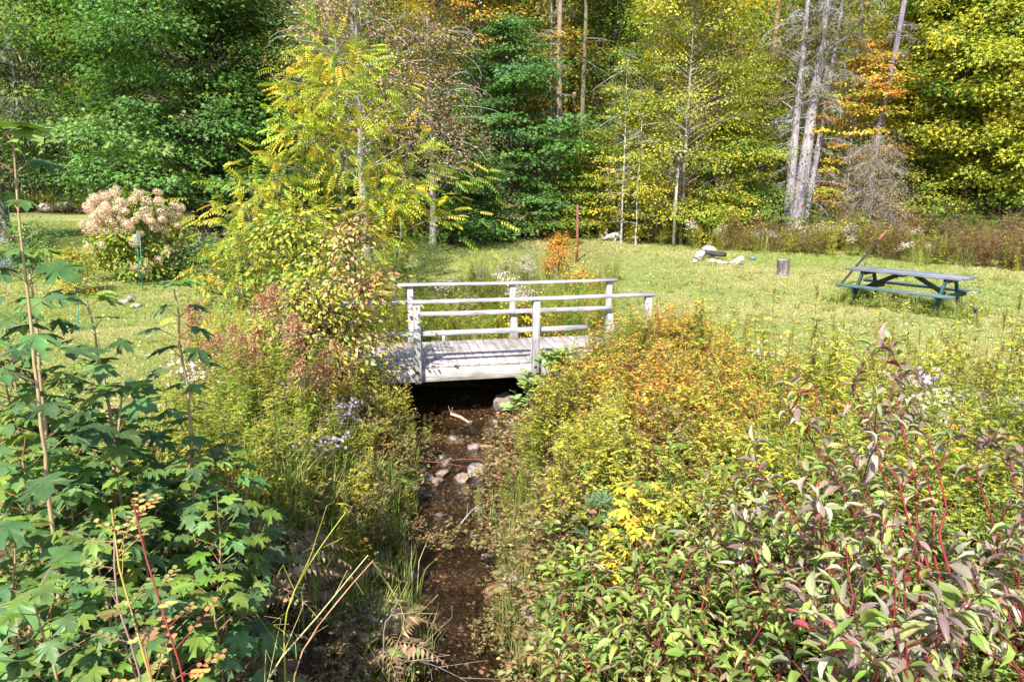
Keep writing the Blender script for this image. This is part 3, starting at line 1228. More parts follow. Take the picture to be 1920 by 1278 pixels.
# --- left group
tree("maple_tree", "big dark green maple with a dense leafy crown behind the hydrangea", "tree", gbase(405, 23.0), 13, .24,
     0, dome(3.4), 1.9, L_TRI3, .18, DG, 250, 150, 1.1, seed=1, flat=.3, bark=(.07, .06, .05))
tree("maple_tree", "left one of the big green maples, reaching over the far lawn", "tree", gbase(225, 26), 13.5, .16,
     0, dome(2.6), 2.3, L_TRI3, .17, DG[:2] + MG[:2], 200, 150, 1.15, seed=2, flat=.3, bark=(.22, .2, .17))
tree("maple_tree", "slim maple with twin dark stems right of the big green maple", "tree", gbase(452, 22.5), 9, .09,
     0, dome(1.5), 3.0, L_TRI3, .15, DG + YG[:1], 45, 90, .8, seed=3, flat=.35, bark=(.06, .05, .05))
tree("spruce_tree", "drab grey green spruce at the far left edge", "tree", gbase(12, 25.5), 15, .22,
     0, column(2.6), 1.8, L_LANCE, .26, [((.13, .15, .07), 3), ((.18, .18, .10), 3), ((.08, .11, .05), 2)], 190, 170, 1.0, seed=4, flat=.25,
     droop=.7, bark=(.22, .20, .20), rise=-.1, mat=M_NEEDLE, bare=20)
tree("spruce_tree", "second dull spruce standing behind the far left boulder", "tree", gbase(62, 41), 17, .2,
     0, column(2.4), 3, L_LANCE, .28, [((.10, .14, .06), 3), ((.15, .17, .09), 3)], 120, 150, 1.0, seed=5, flat=.25,
     droop=.7, bark=(.25, .23, .22), rise=-.1, mat=M_NEEDLE, bare=12)
tree("birch_tree", "slender pale trunked tree left behind the hydrangea", "tree", gbase(172, 38), 11, .09,
     0, dome(1.6), 5, L_TRI3, .14, YG, 40, 80, .8, seed=6, bark=(.42, .38, .33))


# --- yellow tree of heaven / walnut saplings with compound leaves
def heaven(name, label, base, H, tr, R, lo, n, per, seed, pal, size=.31, group=None, lean=(0, 0)):
    return tree(name, label, "tree", base, H, tr, 0, dome(R), lo, L_COMP, size, pal, n, per, .5, seed=seed, flat=.6, up=.9,
                bark=(.27, .24, .2), droop=.12, lean=lean, wobble=.25, jit=.12)


YCOMP = [((.48, .48, .04), 4), ((.36, .43, .04), 5), ((.62, .46, .05), 2), ((.22, .32, .05), 1.5)]
heaven("walnut_tree", "yellow leaved young walnut tree with feathery leaves left of the bridge", gbase(650, 12.6), 5.0, .05, 1.0, 1.5, 76, 11, 11, YCOMP)
heaven("walnut_tree", "lower yellow walnut sapling spreading left of the taller one", gbase(530, 12.0), 2.7, .035, 1.0, .6, 40, 11, 12, YCOMP)
heaven("walnut_tree", "yellow walnut sapling whose boughs reach right above the bridge", gbase(740, 12.4), 2.9, .03, .8, 1.5, 20, 10, 13, YCOMP, lean=(.04, 0))

# curly half bare apple trees with pinkish brown leaves behind
APP = "half bare apple trees behind the yellow walnut"
for k, (px, y, H, R, lab) in enumerate(((812, 23, 7.4, 1.7, "apple tree with dry pinkish brown leaves right of the yellow walnut"),
                                        (490, 24, 10.5, 2.1, "tall apple tree with dry brown leaves left of the yellow walnut top"),
                                        (690, 20.5, 10.5, 2.0, "apple tree with brown leaves and grey trunk behind the yellow walnut"))):
    def curl(st, cr, tp, rng, H=H, R=R):
        for q in range(60):
            z = rng.uniform(.35 if H < 10.4 else .5, 1) * H
            a = rng.random() * 2 * PI
            c0 = tp(z) + np.array([math.cos(a), math.sin(a), 0]) * R * rng.uniform(.1, .7)
            d = np.array([math.cos(a), math.sin(a), rng.uniform(-.1, .3)]) * rng.uniform(.5, 1.2)
            c1 = c0 + d
            c2 = c1 + np.array([d[0] * .3, d[1] * .3, -rng.uniform(.2, .7)])
            st.tube(bez(c0, c1, c2, 6), np.linspace(.014, .004, 6), (.42, .38, .34), 4)
    tree("apple_tree", lab, "tree", gbase(px, y), H, .12, 0, dome(R), (2.2, 4.6, 3.2)[k], L_SMALL, .085, ROSYTAN + MG[:1] if k < 2 else ROSYTAN[:2] + TAN[:1] + YG[:2], 120, 70, .55,
         seed=20 + k, flat=.6, bark=(.33, .30, .28), mat=M_DRY, extra=curl, group=APP)

# --- middle
tree("maple_tree", "shaded green maple with layered leaves at the middle of the wood's edge", "tree", gbase(955, 28), 8.4, .10,
     0, dome(2.3, .7), .8, L_TRI3, .17, DG[:3] + [((.10, .24, .09), 2)], 120, 120, .95, seed=30, flat=.16, bark=(.10, .09, .08))
tree("maple_tree", "low dark green maple reaching left below the brown apple tree", "tree", gbase(850, 25.5), 4.0, .06,
     0, dome(1.7, .7), .4, L_TRI3, .15, DG[:3], 60, 110, .75, seed=31, flat=.2, bark=(.10, .09, .08))
tree("maple_tree", "tall gold tinted maple behind the middle of the wood's edge", "tree", gbase(905, 30), 14, .15,
     0, dome(3.0), 6.5, L_TRI3, .15, MIXF + YL[:1] + OR[:1], 110, 110, 1.0, seed=32, flat=.3)
for k, (px, y, r, H, lean, c, lab) in enumerate((
        (1047, 29, .165, 15, (0.0, 0), (.27, .20, .16), "thick straight reddish grey trunk, tallest near the middle of the wood"),
        (1086, 29.5, .13, 15, (.012, 0), (.17, .16, .10), "greenish brown trunk just right of the thick middle trunk"),
        (1031, 30.5, .08, 14, (0, 0), (.25, .22, .2), "thin grey trunk just left of the thick middle trunk"),
        (1420, 31, .17, 15, (.02, 0), (.30, .17, .12), "reddish brown trunk behind the dead grey spruces"),
        (637, 27, .17, 15, (-.01, 0), (.30, .27, .25), "pale grey trunk rising above the yellow walnut"))):
    tree("pine_tree", lab, "tree", gbase(px, y), H, r, 0, column(1.6), 10.5, L_LANCE, .28,
         [((.06, .11, .035), 3), ((.09, .14, .05), 3)], 26, 120, .9, seed=40 + k, flat=.3, bark=c, lean=lean, mat=M_NEEDLE, bare=22 if k != 1 else 8,
         group="tall straight trunks in the wood", wobble=.12)

# --- yellow beech middle right
tree("beech_tree", "yellow green beech with airy layered leaves right of the middle trunks", "tree", gbase(1275, 25.5), 10.2, .07,
     0, dome(2.1, .8), 1.0, L_SMALL, .12, YG, 150, 120, .75, seed=50, flat=.42, ragged=1.3, bark=(.28, .26, .24))
tree("beech_tree", "low yellow green beech in front of the dead grey spruces", "tree", gbase(1360, 26), 4.6, .045,
     0, dome(1.3, .8), .5, L_SMALL, .13, YG[:3] + MG[:2], 75, 110, .75, seed=51, flat=.2, bark=(.28, .26, .24))
tree("beech_tree", "slim beech with sparse yellow leaves left of the big yellow green beech", "tree", gbase(1165, 25.5), 6.5, .045,
     0, dome(1.1, .8), 2.2, L_SMALL, .11, YG[:3] + MIXF[:1], 26, 60, .6, seed=52, flat=.25, bark=(.42, .40, .36), bare=14)
tree("beech_tree", "bare pale sapling forked behind the rusty post", "tree", gbase(1192, 25), 4.6, .035,
     0, dome(.8, .8), 2.2, L_SMALL, .10, YG[:2], 8, 30, .5, seed=53, flat=.3, bark=(.46, .42, .38), bare=12)
tree("maple_tree", "green maple filling the wood between middle trunks and beech", "tree", gbase(1140, 33), 13, .12,
     0, dome(2.6), 4.5, L_TRI3, .15, MG + DG[:1], 120, 110, 1.1, seed=54, flat=.25)
tree("maple_tree", "tall yellow green maple behind the beech", "tree", gbase(1330, 30), 14, .14,
     0, dome(2.6), 3.5, L_TRI3, .15, YG, 120, 110, 1.0, seed=55, flat=.5, ragged=1.3)


# --- dead spruces
def dead_branches(n, lmax, z0, z1, col=(.42, .41, .38), hang=True, rr=.014):
    def f(st, cr, tp, rng):
        for k in range(n):
            z = rng.uniform(z0, z1)
            a = rng.random() * 2 * PI
            ln = rng.uniform(.35, 1) * lmax
            c0 = tp(z)
            d = np.array([math.cos(a), math.sin(a), 0])
            c1 = c0 + d * ln * .6 + np.array([0, 0, .08 * ln])
            c2 = c0 + d * ln + np.array([0, 0, -.28 * ln])
            b = bez(c0, c1, c2, 6)
            st.tube(b, np.linspace(rr, .004, 6), col, 4)
            m = 26
            t = rng.uniform(.25, 1, m)
            P0 = np.stack([np.interp(t * 5, range(6), b[:, i]) for i in range(3)], 1)
            P1 = P0 + (d * .3 + rdir(rng, m) * .55 + np.array([0, 0, -.25 if hang else 0])) * (rng.uniform(.15, .5, m) * (.5 + ln * .3))[:, None]
            st.stick(P0, P1, .007, .003, np.array(col) * rng.uniform(.7, 1.15, (m, 1)))
            P2 = P1 + rdir(rng, m) * .16 + np.array([0, 0, -.08])
            st.stick(P1, P2, .004, .002, np.array(col) * rng.uniform(.8, 1.2, (m, 1)))
    return f


SPG = "dead grey spruces at the edge of the lawn"
b0 = gbase(1487, 26.5)
spn = [((.16, .15, .05), 3), ((.22, .19, .07), 2)]
SPT = lambda dx, H, r, lean, lab, seed, n, zlo: tree(
    "spruce_tree", lab, "tree", b0 + np.array([dx, 0, 0]), H, r, 0, column(1.1), zlo - 1.0, L_LANCE, .16, spn, 32, 120, .6, seed=seed, flat=.3, lean=lean,
    bark=(.33, .29, .31), mat=M_NEEDLE, extra=dead_branches(n, 1.6, 1.2, H * .85), group=SPG, wobble=.06)
SPT(0.05, 14, .26, (.055, 0), "thickest grey spruce trunk, middle of the clump of three", 60, 55, 7.2)
SPT(-.30, 12, .19, (.015, 0), "left trunk of the clump of three grey spruces", 61, 45, 6.2)
SPT(.36, 13, .12, (.085, .0), "thin right trunk of the clump of three grey spruces, hung with lichen twigs", 62, 60, 8.8)
b1 = gbase(1608, 26.5)
tree("spruce_tree", "leaning purplish grey trunk right of the clump of three spruces", "tree", b1, 13, .17, 0, column(.9), 9.5, L_LANCE, .16, spn, 8, 100, .6,
     seed=63, flat=.3, lean=(.062, 0), bark=(.22, .19, .22), mat=M_NEEDLE, extra=dead_branches(26, .9, 1.0, 9, (.36, .33, .3)), group=SPG, wobble=.3)
tree("spruce_tree", "small dying spruce with brown hanging twigs against the leaning trunk", "tree", gbase(1625, 24.8), 3.9, .05, 0, lambda t: 1.15 * (1 - .6 * t), .6, L_LANCE, .09,
     [((.30, .25, .12), 3), ((.22, .22, .09), 2)], 40, 100, .5, seed=64, flat=.5, bark=(.30, .25, .22), mat=M_NEEDLE,
     extra=dead_branches(80, 1.25, .5, 3.6, (.34, .29, .26), rr=.008), group=SPG, droop=.9)
# orange sapling(s)
tree("beech_tree", "orange and gold beech sapling between the grey spruces and the leaning trunk", "tree", gbase(1580, 27), 7.6, .05, 0, dome(1.7), 1.2,
     L_SMALL, .15, OR + YL, 60, 90, .7, seed=65, flat=.16, bark=(.3, .26, .24))
tree("beech_tree", "golden beech behind the leaning grey trunk", "tree", gbase(1680, 29), 9.5, .07, 0, dome(2.4), 3.8,
     L_SMALL, .15, YL + YG[:2], 90, 100, .9, seed=66, flat=.18, bark=(.3, .26, .24))
tree("beech_tree", "low orange tinted beech twigs at the foot of the three spruces", "tree", gbase(1548, 27.4), 2.3, .02, 0, dome(1.1), .6,
     L_SMALL, .12, OR + YG[:1], 22, 60, .5, seed=67, flat=.2, bark=(.3, .26, .24))
# right maples
def patchy(pals, sc=.45, sd=60):
    def f(rng, c, t):
        v = float(vnoise(c[0] + c[1] * .3, c[2] * 1.3, sc, sd)) + rng.normal(0, .06)
        return pals[int(np.clip(v * len(pals), 0, len(pals) - 1))]
    return f


tree("maple_tree", "bright yellow green maple, large, behind the picnic table", "tree", gbase(1790, 26.5), 11.5, .10,
     0, dome(3.1, .8), 1.5, L_TRI3, .17, YG[:2] + MG, 280, 130, .85, seed=70, clpal=patchy([MG, YG[:2], YG[:2] + MG[1:], YG[:2] + MG[2:], MG[1:], YL + YG[:1]], .5, 70), flat=.45, bark=(.14, .12, .11))
tree("maple_tree", "yellow green maple at the right edge beyond the picnic table", "tree", gbase(1905, 25.5), 11.5, .10,
     0, dome(2.9, .8), 1.3, L_TRI3, .17, YG[:2] + MG[1:], 260, 130, .85, seed=71, clpal=patchy([MG, YG[:2], YG[:2] + MG[1:], YG[:2] + MG[2:], MG[1:]], .5, 71), flat=.45, bark=(.20, .17, .15))
tree("maple_tree", "tall gold topped maple behind the bright maple at right", "tree", gbase(1840, 29), 14, .12,
     0, dome(3.4), 4.5, L_TRI3, .15, YG + YL[:1], 150, 120, 1.1, seed=72, clpal=patchy([MG, YG, YG[:2] + MG[1:], YL + YG[:1], MG[1:]], .5, 72), flat=.25, bark=(.14, .12, .11))


EDG = "thin young trees along the edge of the wood"
_e = [(1120, 27.5, 4.2, 1.2, YG, "thin young yellow green tree just right of the rusty post"),
      (1230, 25.8, 2.4, 1.1, YG + YL, "low golden sapling at the foot of the big beech"),
      (1330, 25.4, 2.2, 1.0, MG + YG, "low green sapling left of the fire pit at the wood's edge"),
      (1415, 26.2, 2.2, .9, MG, "short green sapling at the left of the three grey spruces"),
      (1415, 28.5, 6.5, 1.5, YG[:2] + MG, "green sapling filling the gap left of the three grey spruces"),
      (1735, 25.6, 2.2, 1.0, MG[:2] + YG[:1], "low green sapling right of the dying spruce"),
      (1740, 28.0, 7.0, 1.8, YG + MG[:1], "yellow green sapling behind the leaning trunk's right side"),
      (1010, 27.5, 2.3, 1.2, DG + MG[:1], "low dark sapling left of the rusty post at the wood's edge"),
      (905, 26.5, 2.0, 1.1, DG + ROSYTAN[:1], "low dark sapling left of the middle green maple"),
      (1075, 28, 3.0, 1.4, MG + YG[:2], "young green tree at the foot of the tall middle trunks"),
      (1190, 30.5, 6.0, 1.2, YG + MG, "slender yellow green tree left of the beech crown"),
      (985, 32.5, 9.5, 1.6, MIXF + YL[:2], "gold leaved young tree behind the green middle maple"),
      (760, 25.5, 5.0, 1.7, MG + DG[:2], "young green tree behind the brown apple trees"),
      (320, 29.5, 2.2, 1.5, MG + DG[:2], "low green sapling left behind the hydrangea"),
      (40, 40.5, 2.6, 1.8, YG + MG, "low yellow green sapling beyond the far left boulder")]
for k, (px, y, H, R, pal, lab) in enumerate(_e):
    tree("young_tree", lab, "tree", gbase(px, y), H, .035, 0, dome(R, .8), .4 if H < 5 else 1.2, L_SMALL, .125, pal, int(14 * H * R ** .5), 75, .62, seed=900 + k,
         flat=.2, bark=(.26, .23, .2), group=EDG)


# ------------------------------------------------------------------ far wood as one mass
def far_wood():
    rng = np.random.default_rng(77)
    lf = Soup()
    tk = Soup()
    for row, (y0, y1, n) in enumerate(((31, 38, 42), (38, 50, 50), (50, 75, 60))):
        for k in range(n):
            y = rng.uniform(y0, y1)
            xm = y * .85 + 4
            x = rng.uniform(-xm, xm)
            if x < -.42 * y and y < 43:
                continue
            z = float(gz(x, y))
            H = rng.uniform(11, 17)
            pal = [DG[:2], MG[:2], YG, DG, MIXF, MIXF + OR[:2], YG[:2] + TAN[:1], DG[:3] + MG[:1]][rng.integers(8)]
            gap = abs(x / y - .12) < .07 or abs(x / y - .45) < .05
            nn = 46 if row else (26 if gap else 42)
            r = rng.uniform(.08, .2)
            tk.tube([(x, y, z - .3), (x + rng.normal(0, .15), y, z + H * .5), (x + rng.normal(0, .3), y, z + H)], [r, r * .7, .03],
                    np.array((.20, .17, .15)) * rng.uniform(.6, 1.5), 7)
            R = rng.uniform(2.0, 3.4)
            tt = rng.random(nn)
            lo = .5 if row else 2.5
            cz = z + lo + (H - lo) * tt
            a = rng.random(nn) * 2 * PI
            rr = R * np.sqrt(rng.random(nn)) * (1.05 - tt * .5)
            cc = np.stack([x + rr * np.cos(a), y + rr * np.sin(a), cz], 1)
            m = 70 if row == 0 else 42
            P = np.repeat(cc, m, 0) + rng.standard_normal((nn * m, 3)) * np.array([.62, .62, .26])
            S = (.20 + .05 * row) * rng.uniform(.7, 1.3, nn * m)
            nor = nrm(np.array([0, -.2, 1.0]) + .5 * rdir(rng, nn * m))
            lf.put(L_SMALL, P, frames(nor, rdir(rng, nn * m) + np.array([0, 0, -.3])), S, pick(rng, pal, nn * m))
    V1, T1, C1 = lf.merge()
    o = mesh_obj("far_wood", V1, T1, C1, M_LEAF)
    tag(o, "deep shady wood of mixed green and gold leaves behind the edge trees", kind="stuff")
    o2 = tk.build("background_trunks", M_BARK, smooth_=True)
    tag(o2, "many trunks far back in the shady wood", kind="stuff")


far_wood()


# ------------------------------------------------------------------ plant prototypes
def proto_plant(seed, h, nst, spread, leaf, ll, nleaf, pal, stem=(.25, .22, .10), sr=.004, start=.15, plume=None, droop=.4, branch=0, wid=1.0,
                flowers=None, lean=.25, upn=1.0):
    rng = np.random.default_rng(seed)
    s = Soup()
    for k in range(nst):
        a = rng.random() * 2 * PI
        r0 = spread * .3 * rng.random()
        hh = h * rng.uniform(.7, 1.1)
        b = np.array([math.cos(a) * r0, math.sin(a) * r0, -.05])
        tip = np.array([math.cos(a) * (r0 + spread * lean * 2 * rng.random()), math.sin(a) * (r0 + spread * lean * 2 * rng.random()), hh])
        mid = (b + tip) / 2 + rng.normal(0, .04 * h, 3) * np.array([1, 1, 0])
        P = bez(b, mid, tip, 6)
        s.stick(P[:-1], P[1:], sr * np.linspace(1, .5, 5), sr * np.linspace(.9, .4, 5), stem)
        m = nleaf
        t = rng.uniform(start, 1, m)
        if branch:
            nb = branch
            tb = rng.uniform(start, .95, nb)
            pb = np.stack([np.interp(tb * 5, range(6), P[:, i]) for i in range(3)], 1)
            ab = rng.random(nb) * 2 * PI
            lb = (1.05 - tb) * spread * .8 + .06
            pe = pb + np.stack([np.cos(ab), np.sin(ab), rng.uniform(.3, .9, nb)], 1) * lb[:, None]
            s.stick(pb, pe, sr * .6, sr * .3, stem)
            kb = rng.integers(0, nb, m)
            f = rng.random(m)[:, None]
            Pl = pb[kb] * (1 - f) + pe[kb] * f
        else:
            Pl = np.stack([np.interp(t * 5, range(6), P[:, i]) for i in range(3)], 1)
        al = rng.random(m) * 2 * PI
        d = np.stack([np.cos(al), np.sin(al), rng.uniform(-.1, .7, m) - droop * .5], 1)
        nor = nrm(np.array([0, 0, upn]) + .5 * rdir(rng, m) - d * np.array([.3, .3, 0]))
        S = ll * rng.uniform(.6, 1.2, m) * (1.15 - .45 * t)
        s.put(leaf, Pl, frames(nor, d), np.stack([S * wid, S, S], 1), pick(rng, pal, m))
        if plume:
            pc, n, L, wd, sz = plume
            tt = rng.random(n)
            off = rdir(rng, n) * (wd * (1.1 - tt))[:, None]
            Pp = tip + np.array([0, 0, -1]) * (L * (1 - tt))[:, None] + off
            s.put(L_SMALL, Pp, frames(rdir(rng, n), rdir(rng, n)), sz * rng.uniform(.6, 1.3, n), pick(rng, pc, n))
            kk = rng.choice(n, min(n, 10), replace=False)
            s.stick(np.repeat((tip - np.array([0, 0, L]))[None], len(kk), 0), Pp[kk], sr * .4, sr * .3, stem)
        if flowers:
            fc, n, sz, wd = flowers
            Pf = tip + np.stack([rng.normal(0, wd, n), rng.normal(0, wd, n), rng.normal(-.02, wd * .5, n)], 1)
            s.put(FLOWER, Pf, frames(nrm(np.array([0, -.5, .8]) + .45 * rdir(rng, n)), rdir(rng, n)), sz * rng.uniform(.7, 1.2, n), pick(rng, fc, n, .08))
            s.stick(np.repeat((tip - np.array([0, 0, wd * 2]))[None], n, 0), Pf, sr * .3, sr * .3, stem)
    return s.merge()


def proto_tuft(seed, h, n, spread, pal, w=.35, bend=.5):
    """arching long grass"""
    rng = np.random.default_rng(seed)
    V, T, C = [], [], []
    k0 = 0
    cols = pick(rng, pal, n)
    for k in range(n):
        a = rng.random() * 2 * PI
        L = h * rng.uniform(.6, 1.15)
        b = np.array([math.cos(a), math.sin(a), 0]) * spread * rng.random()
        a2 = a + rng.normal(0, .8)
        d = np.array([math.cos(a2), math.sin(a2), 0])
        sd = np.array([-d[1], d[0], 0]) * w * .012
        be = bend * rng.uniform(.2, 1.2)
        p0, p1, p2 = b, b + d * L * .18 * be + np.array([0, 0, L * .55]), b + d * L * be * .75 + np.array([0, 0, L * (1 - .35 * be)])
        V += [p0 - sd, p0 + sd, p1 - sd * .9, p1 + sd * .9, p2]
        T += [(k0, k0 + 1, k0 + 3), (k0, k0 + 3, k0 + 2), (k0 + 2, k0 + 3, k0 + 4)]
        C += [cols[k]] * 5
        k0 += 5
    return np.array(V), np.array(T), np.array(C)


def proto_fern(seed, n, L, pal, droop=.6):
    rng = np.random.default_rng(seed)
    s = Soup()
    for k in range(n):
        a = 2 * PI * k / n + rng.normal(0, .3)
        d = np.array([math.cos(a), math.sin(a), 0])
        up_ = rng.uniform(.5, .9)
        P = bez(np.zeros(3), d * L * .4 + np.array([0, 0, L * up_]), d * L * rng.uniform(.8, 1.1) + np.array([0, 0, L * (up_ - droop)]), 9)
        s.stick(P[:-1], P[1:], .004, .003, pal[0][0])
        m = 34
        t = np.repeat(np.linspace(.15, 1, m // 2), 2)
        Pp = np.stack([np.interp(t * 8, range(9), P[:, i]) for i in range(3)], 1)
        sg = np.tile([1, -1], m // 2)
        side = np.cross(d, [0, 0, 1.0])
        dd = side[None] * sg[:, None] + d * .35 + np.array([0, 0, -.25])
        S = L * .30 * np.sin(PI * np.clip(t, .05, .97) ** .6) + .02
        s.put(L_LANCE, Pp, frames(np.tile([0, 0, 1.0], (m, 1)) + .2 * rdir(rng, m), dd), np.stack([S * 1.7, S, S], 1), pick(rng, pal, m))
    return s.merge()


PR = {}
PR['gold'] = [proto_plant(100 + k, .95, 4, .30, L_SMALL, .040, 95, GOLD, stem=(.38, .20, .08), branch=9, sr=.004) for k in range(4)]
PR['yel'] = [proto_plant(110 + k, .9, 4, .28, L_SMALL, .040, 90, MEADOW + [((.52, .48, .06), 3)], stem=(.3, .28, .08), branch=9, sr=.004) for k in range(4)]
PR['rod'] = [proto_plant(120 + k, 1.05, 4, .22, L_LANCE, .10, 55, MEADOW, stem=(.30, .30, .10), wid=1.1,
                         plume=([((.42, .38, .14), 3), ((.5, .44, .08), 1)], 36, .13, .035, .02)) for k in range(4)]
PR['rodg'] = [proto_plant(130 + k, 1.1, 5, .24, L_LANCE, .10, 60, MG[1:] + MEADOW[:1], stem=(.25, .27, .08), wid=1.1) for k in range(3)]
PR['rodb'] = [proto_plant(140 + k, 1.25, 4, .26, L_LANCE, .095, 60, MG[1:] + MEADOW[:2], stem=(.30, .24, .10), wid=1.1,
                          plume=([((.48, .26, .16), 3), ((.42, .22, .13), 2), ((.54, .34, .2), 1)], 300, .20, .13, .027)) for k in range(3)]
PR['aster'] = [proto_plant(150 + k, .85, 7, .36, L_LANCE, .07, 30, MG, stem=(.2, .2, .1), sr=.003,
                           flowers=([((.46, .40, .74), 3), ((.60, .55, .80), 2), ((.36, .32, .70), 2)], 26, .045, .085)) for k in range(3)]
PR['asterw'] = [proto_plant(160 + k, .95, 9, .42, L_LANCE, .07, 34, MG, stem=(.2, .22, .1), sr=.003,
                            flowers=([((.72, .70, .78), 3), ((.60, .56, .72), 1)], 30, .05, .10)) for k in range(2)]
PR['tuft'] = [proto_tuft(170 + k, .65, 60, .16, STRAW + GRASSP[:2]) for k in range(4)]
PR['tuftg'] = [proto_tuft(180 + k, .5, 60, .14, GRASSP, w=.5) for k in range(3)]
PR['osier'] = [proto_plant(190 + k, .75, 7, .42, L_OVATE, .085, 34, OSIER, stem=(.30, .07, .05), sr=.005, branch=5, wid=.95, lean=.5) for k in range(5)]
PR['bram'] = [proto_plant(200 + k, .45, 6, .42, L_OVATE, .055, 34, [((.24, .27, .08), 3), ((.38, .30, .14), 3), ((.42, .20, .13), 1.2), ((.16, .20, .06), 2)],
                          stem=(.28, .10, .07), branch=4, lean=.7) for k in range(4)]
PR['fernb'] = [proto_fern(210 + k, 9, .55, [((.30, .19, .11), 3), ((.40, .29, .16), 2), ((.20, .14, .07), 2), ((.22, .26, .08), 1.5)]) for k in range(3)]
PR['ferng'] = [proto_fern(215 + k, 8, .5, [((.16, .25, .05), 3), ((.30, .33, .06), 2)]) for k in range(2)]
PR['shrub'] = [proto_plant(220 + k, 1.3, 8, .8, L_SMALL, .10, 90, MG + DG[1:2], stem=(.25, .2, .15), sr=.008, branch=8, lean=.5) for k in range(3)]
PR['shruby'] = [proto_plant(225 + k, 1.2, 8, .8, L_SMALL, .10, 90, YG, stem=(.25, .2, .15), sr=.008, branch=8, lean=.5) for k in range(3)]
PR['brown'] = [proto_plant(230 + k, 1.3, 8, .6, L_SMALL, .055, 90, [((.34, .22, .12), 3), ((.42, .30, .16), 2), ((.26, .24, .09), 2), ((.22, .12, .08), 1)],
                           stem=(.26, .15, .09), sr=.006, branch=8, lean=.4) for k in range(3)]
PR['clover'] = [proto_plant(240 + k, .16, 8, .14, L_SMALL, .045, 9, GRASSP + YG[:1], sr=.002, lean=.8) for k in range(3)]


def stuff(name, label, spec, mat=M_LEAF, seed=0):
    """spec: list of (proto key, N, x0,x1,y0,y1, accept(x,y)->prob, smin, smax)"""
    rng = np.random.default_rng(seed)
    s = Soup()
    for key, Nn, x0, x1, y0, y1, acc, s0, s1 in spec:
        x = rng.uniform(x0, x1, Nn)
        y = rng.uniform(y0, y1, Nn)
        if acc is not None:
            k = rng.random(Nn) < acc(x, y)
            x, y = x[k], y[k]
        pr = PR[key]
        w_ = rng.integers(0, len(pr), len(x))
        for q in range(len(pr)):
            m = w_ == q
            if not m.any():
                continue
            P = np.stack([x[m], y[m], gz(x[m], y[m]) - .02], 1)
            s.scatter(pr[q], P, rng.random(m.sum()) * 2 * PI, rng.uniform(s0, s1, m.sum()), 1 + .13 * rng.standard_normal((m.sum(), 1)) * np.ones((1, 3)))
    o = s.build(name, mat)
    tag(o, label, kind="stuff")
    return o


def bankd(x, y):
    return x - sx(y)


# short lawn blades
def lawn_grass():
    rng = np.random.default_rng(5)
    n = 270000
    u = rng.random(n)
    y = 5.2 + 30 * u ** 1.35
    x = (rng.random(n) * 2 - 1) * (y * .80 + .6)
    d = np.abs(x - sx(y))
    keep = (d > 1.7) | (y > 14)
    keep &= ~((np.abs(x + .1) < 3) & (y < 7))
    x, y = x[keep], y[keep]
    n = len(x)
    dry = vnoise(x, y, .42, 21) * .65 + vnoise(x, y, 2.6, 22) * .35 - .12 * (x < -2.5)
    P = np.stack([x, y, gz(x, y) - .005], 1)
    s = Soup()
    for k in range(2):
        Pk = P + np.stack([rng.normal(0, .02, n), rng.normal(0, .02, n), np.zeros(n)], 1)
        d_ = nrm(np.stack([rng.normal(0, .55, n), rng.normal(0, .55, n), np.ones(n)], 1))
        nn = nrm(np.stack([rng.normal(0, 1, n), rng.normal(0, 1, n) - .5, rng.normal(0, .3, n)], 1))
        L = rng.uniform(.025, .062, n) * (1 + .3 * (y > 14))
        C = pick(rng, GRASSP, n)
        Cd = pick(rng, [((.58, .48, .25), 4), ((.46, .42, .17), 3), ((.34, .36, .10), 3)], n)
        f = (rng.random(n) < np.clip((dry - .45 + .05 * (x > 2) * (y < 17)) * 6, 0, .88))[:, None]
        C = np.where(f, Cd, C)
        wd = .28 + .022 * y
        s.put(BLADE, Pk, frames(nn, d_), np.stack([wd * 1.0, L, L], 1) * np.array([1, 1, 1]) * np.array([.55, 1, 1]), C)
    o = s.build("lawn_grass", M_GRASS)
    tag(o, "short green and straw coloured grass of the lawn", kind="stuff")
    # fallen leaves
    n = 3600
    y = 6.5 + 22 * rng.random(n) ** 1.2
    x = (rng.random(n) * 2 - 1) * (y * .78)
    k = (np.abs(x - sx(y)) > 1.6) | (y > 13)
    x, y = x[k], y[k]
    n = len(x)
    s = Soup()
    P = np.stack([x, y, gz(x, y) + .045], 1)
    s.put(L_OVATE, P, frames(nrm(np.array([0, -.2, 1.0]) + .5 * rdir(rng, n)), rdir(rng, n) * np.array([1, 1, .3])), rng.uniform(.035, .08, n),
          pick(rng, [((.62, .50, .14), 3), ((.60, .50, .30), 3), ((.52, .34, .16), 2), ((.70, .62, .40), 1)], n))
    o = s.build("fallen_leaves", M_DRY)
    tag(o, "yellow and tan leaves fallen on the lawn", kind="stuff")


lawn_grass()

# low clover and weeds in the lawn
stuff("lawn_weeds", "small leafy weeds and clover through the lawn",
      [('clover', 1800, -14, 16, 6, 24, lambda x, y: ((np.abs(bankd(x, y)) > 1.8) & (np.abs(x) < y * .8)) * .8, .5, 1.2),
       ('tuftg', 220, -12, 16, 8, 26, lambda x, y: (np.abs(bankd(x, y)) > 2.2) * .5, .15, .38)], M_GRASS, 6)

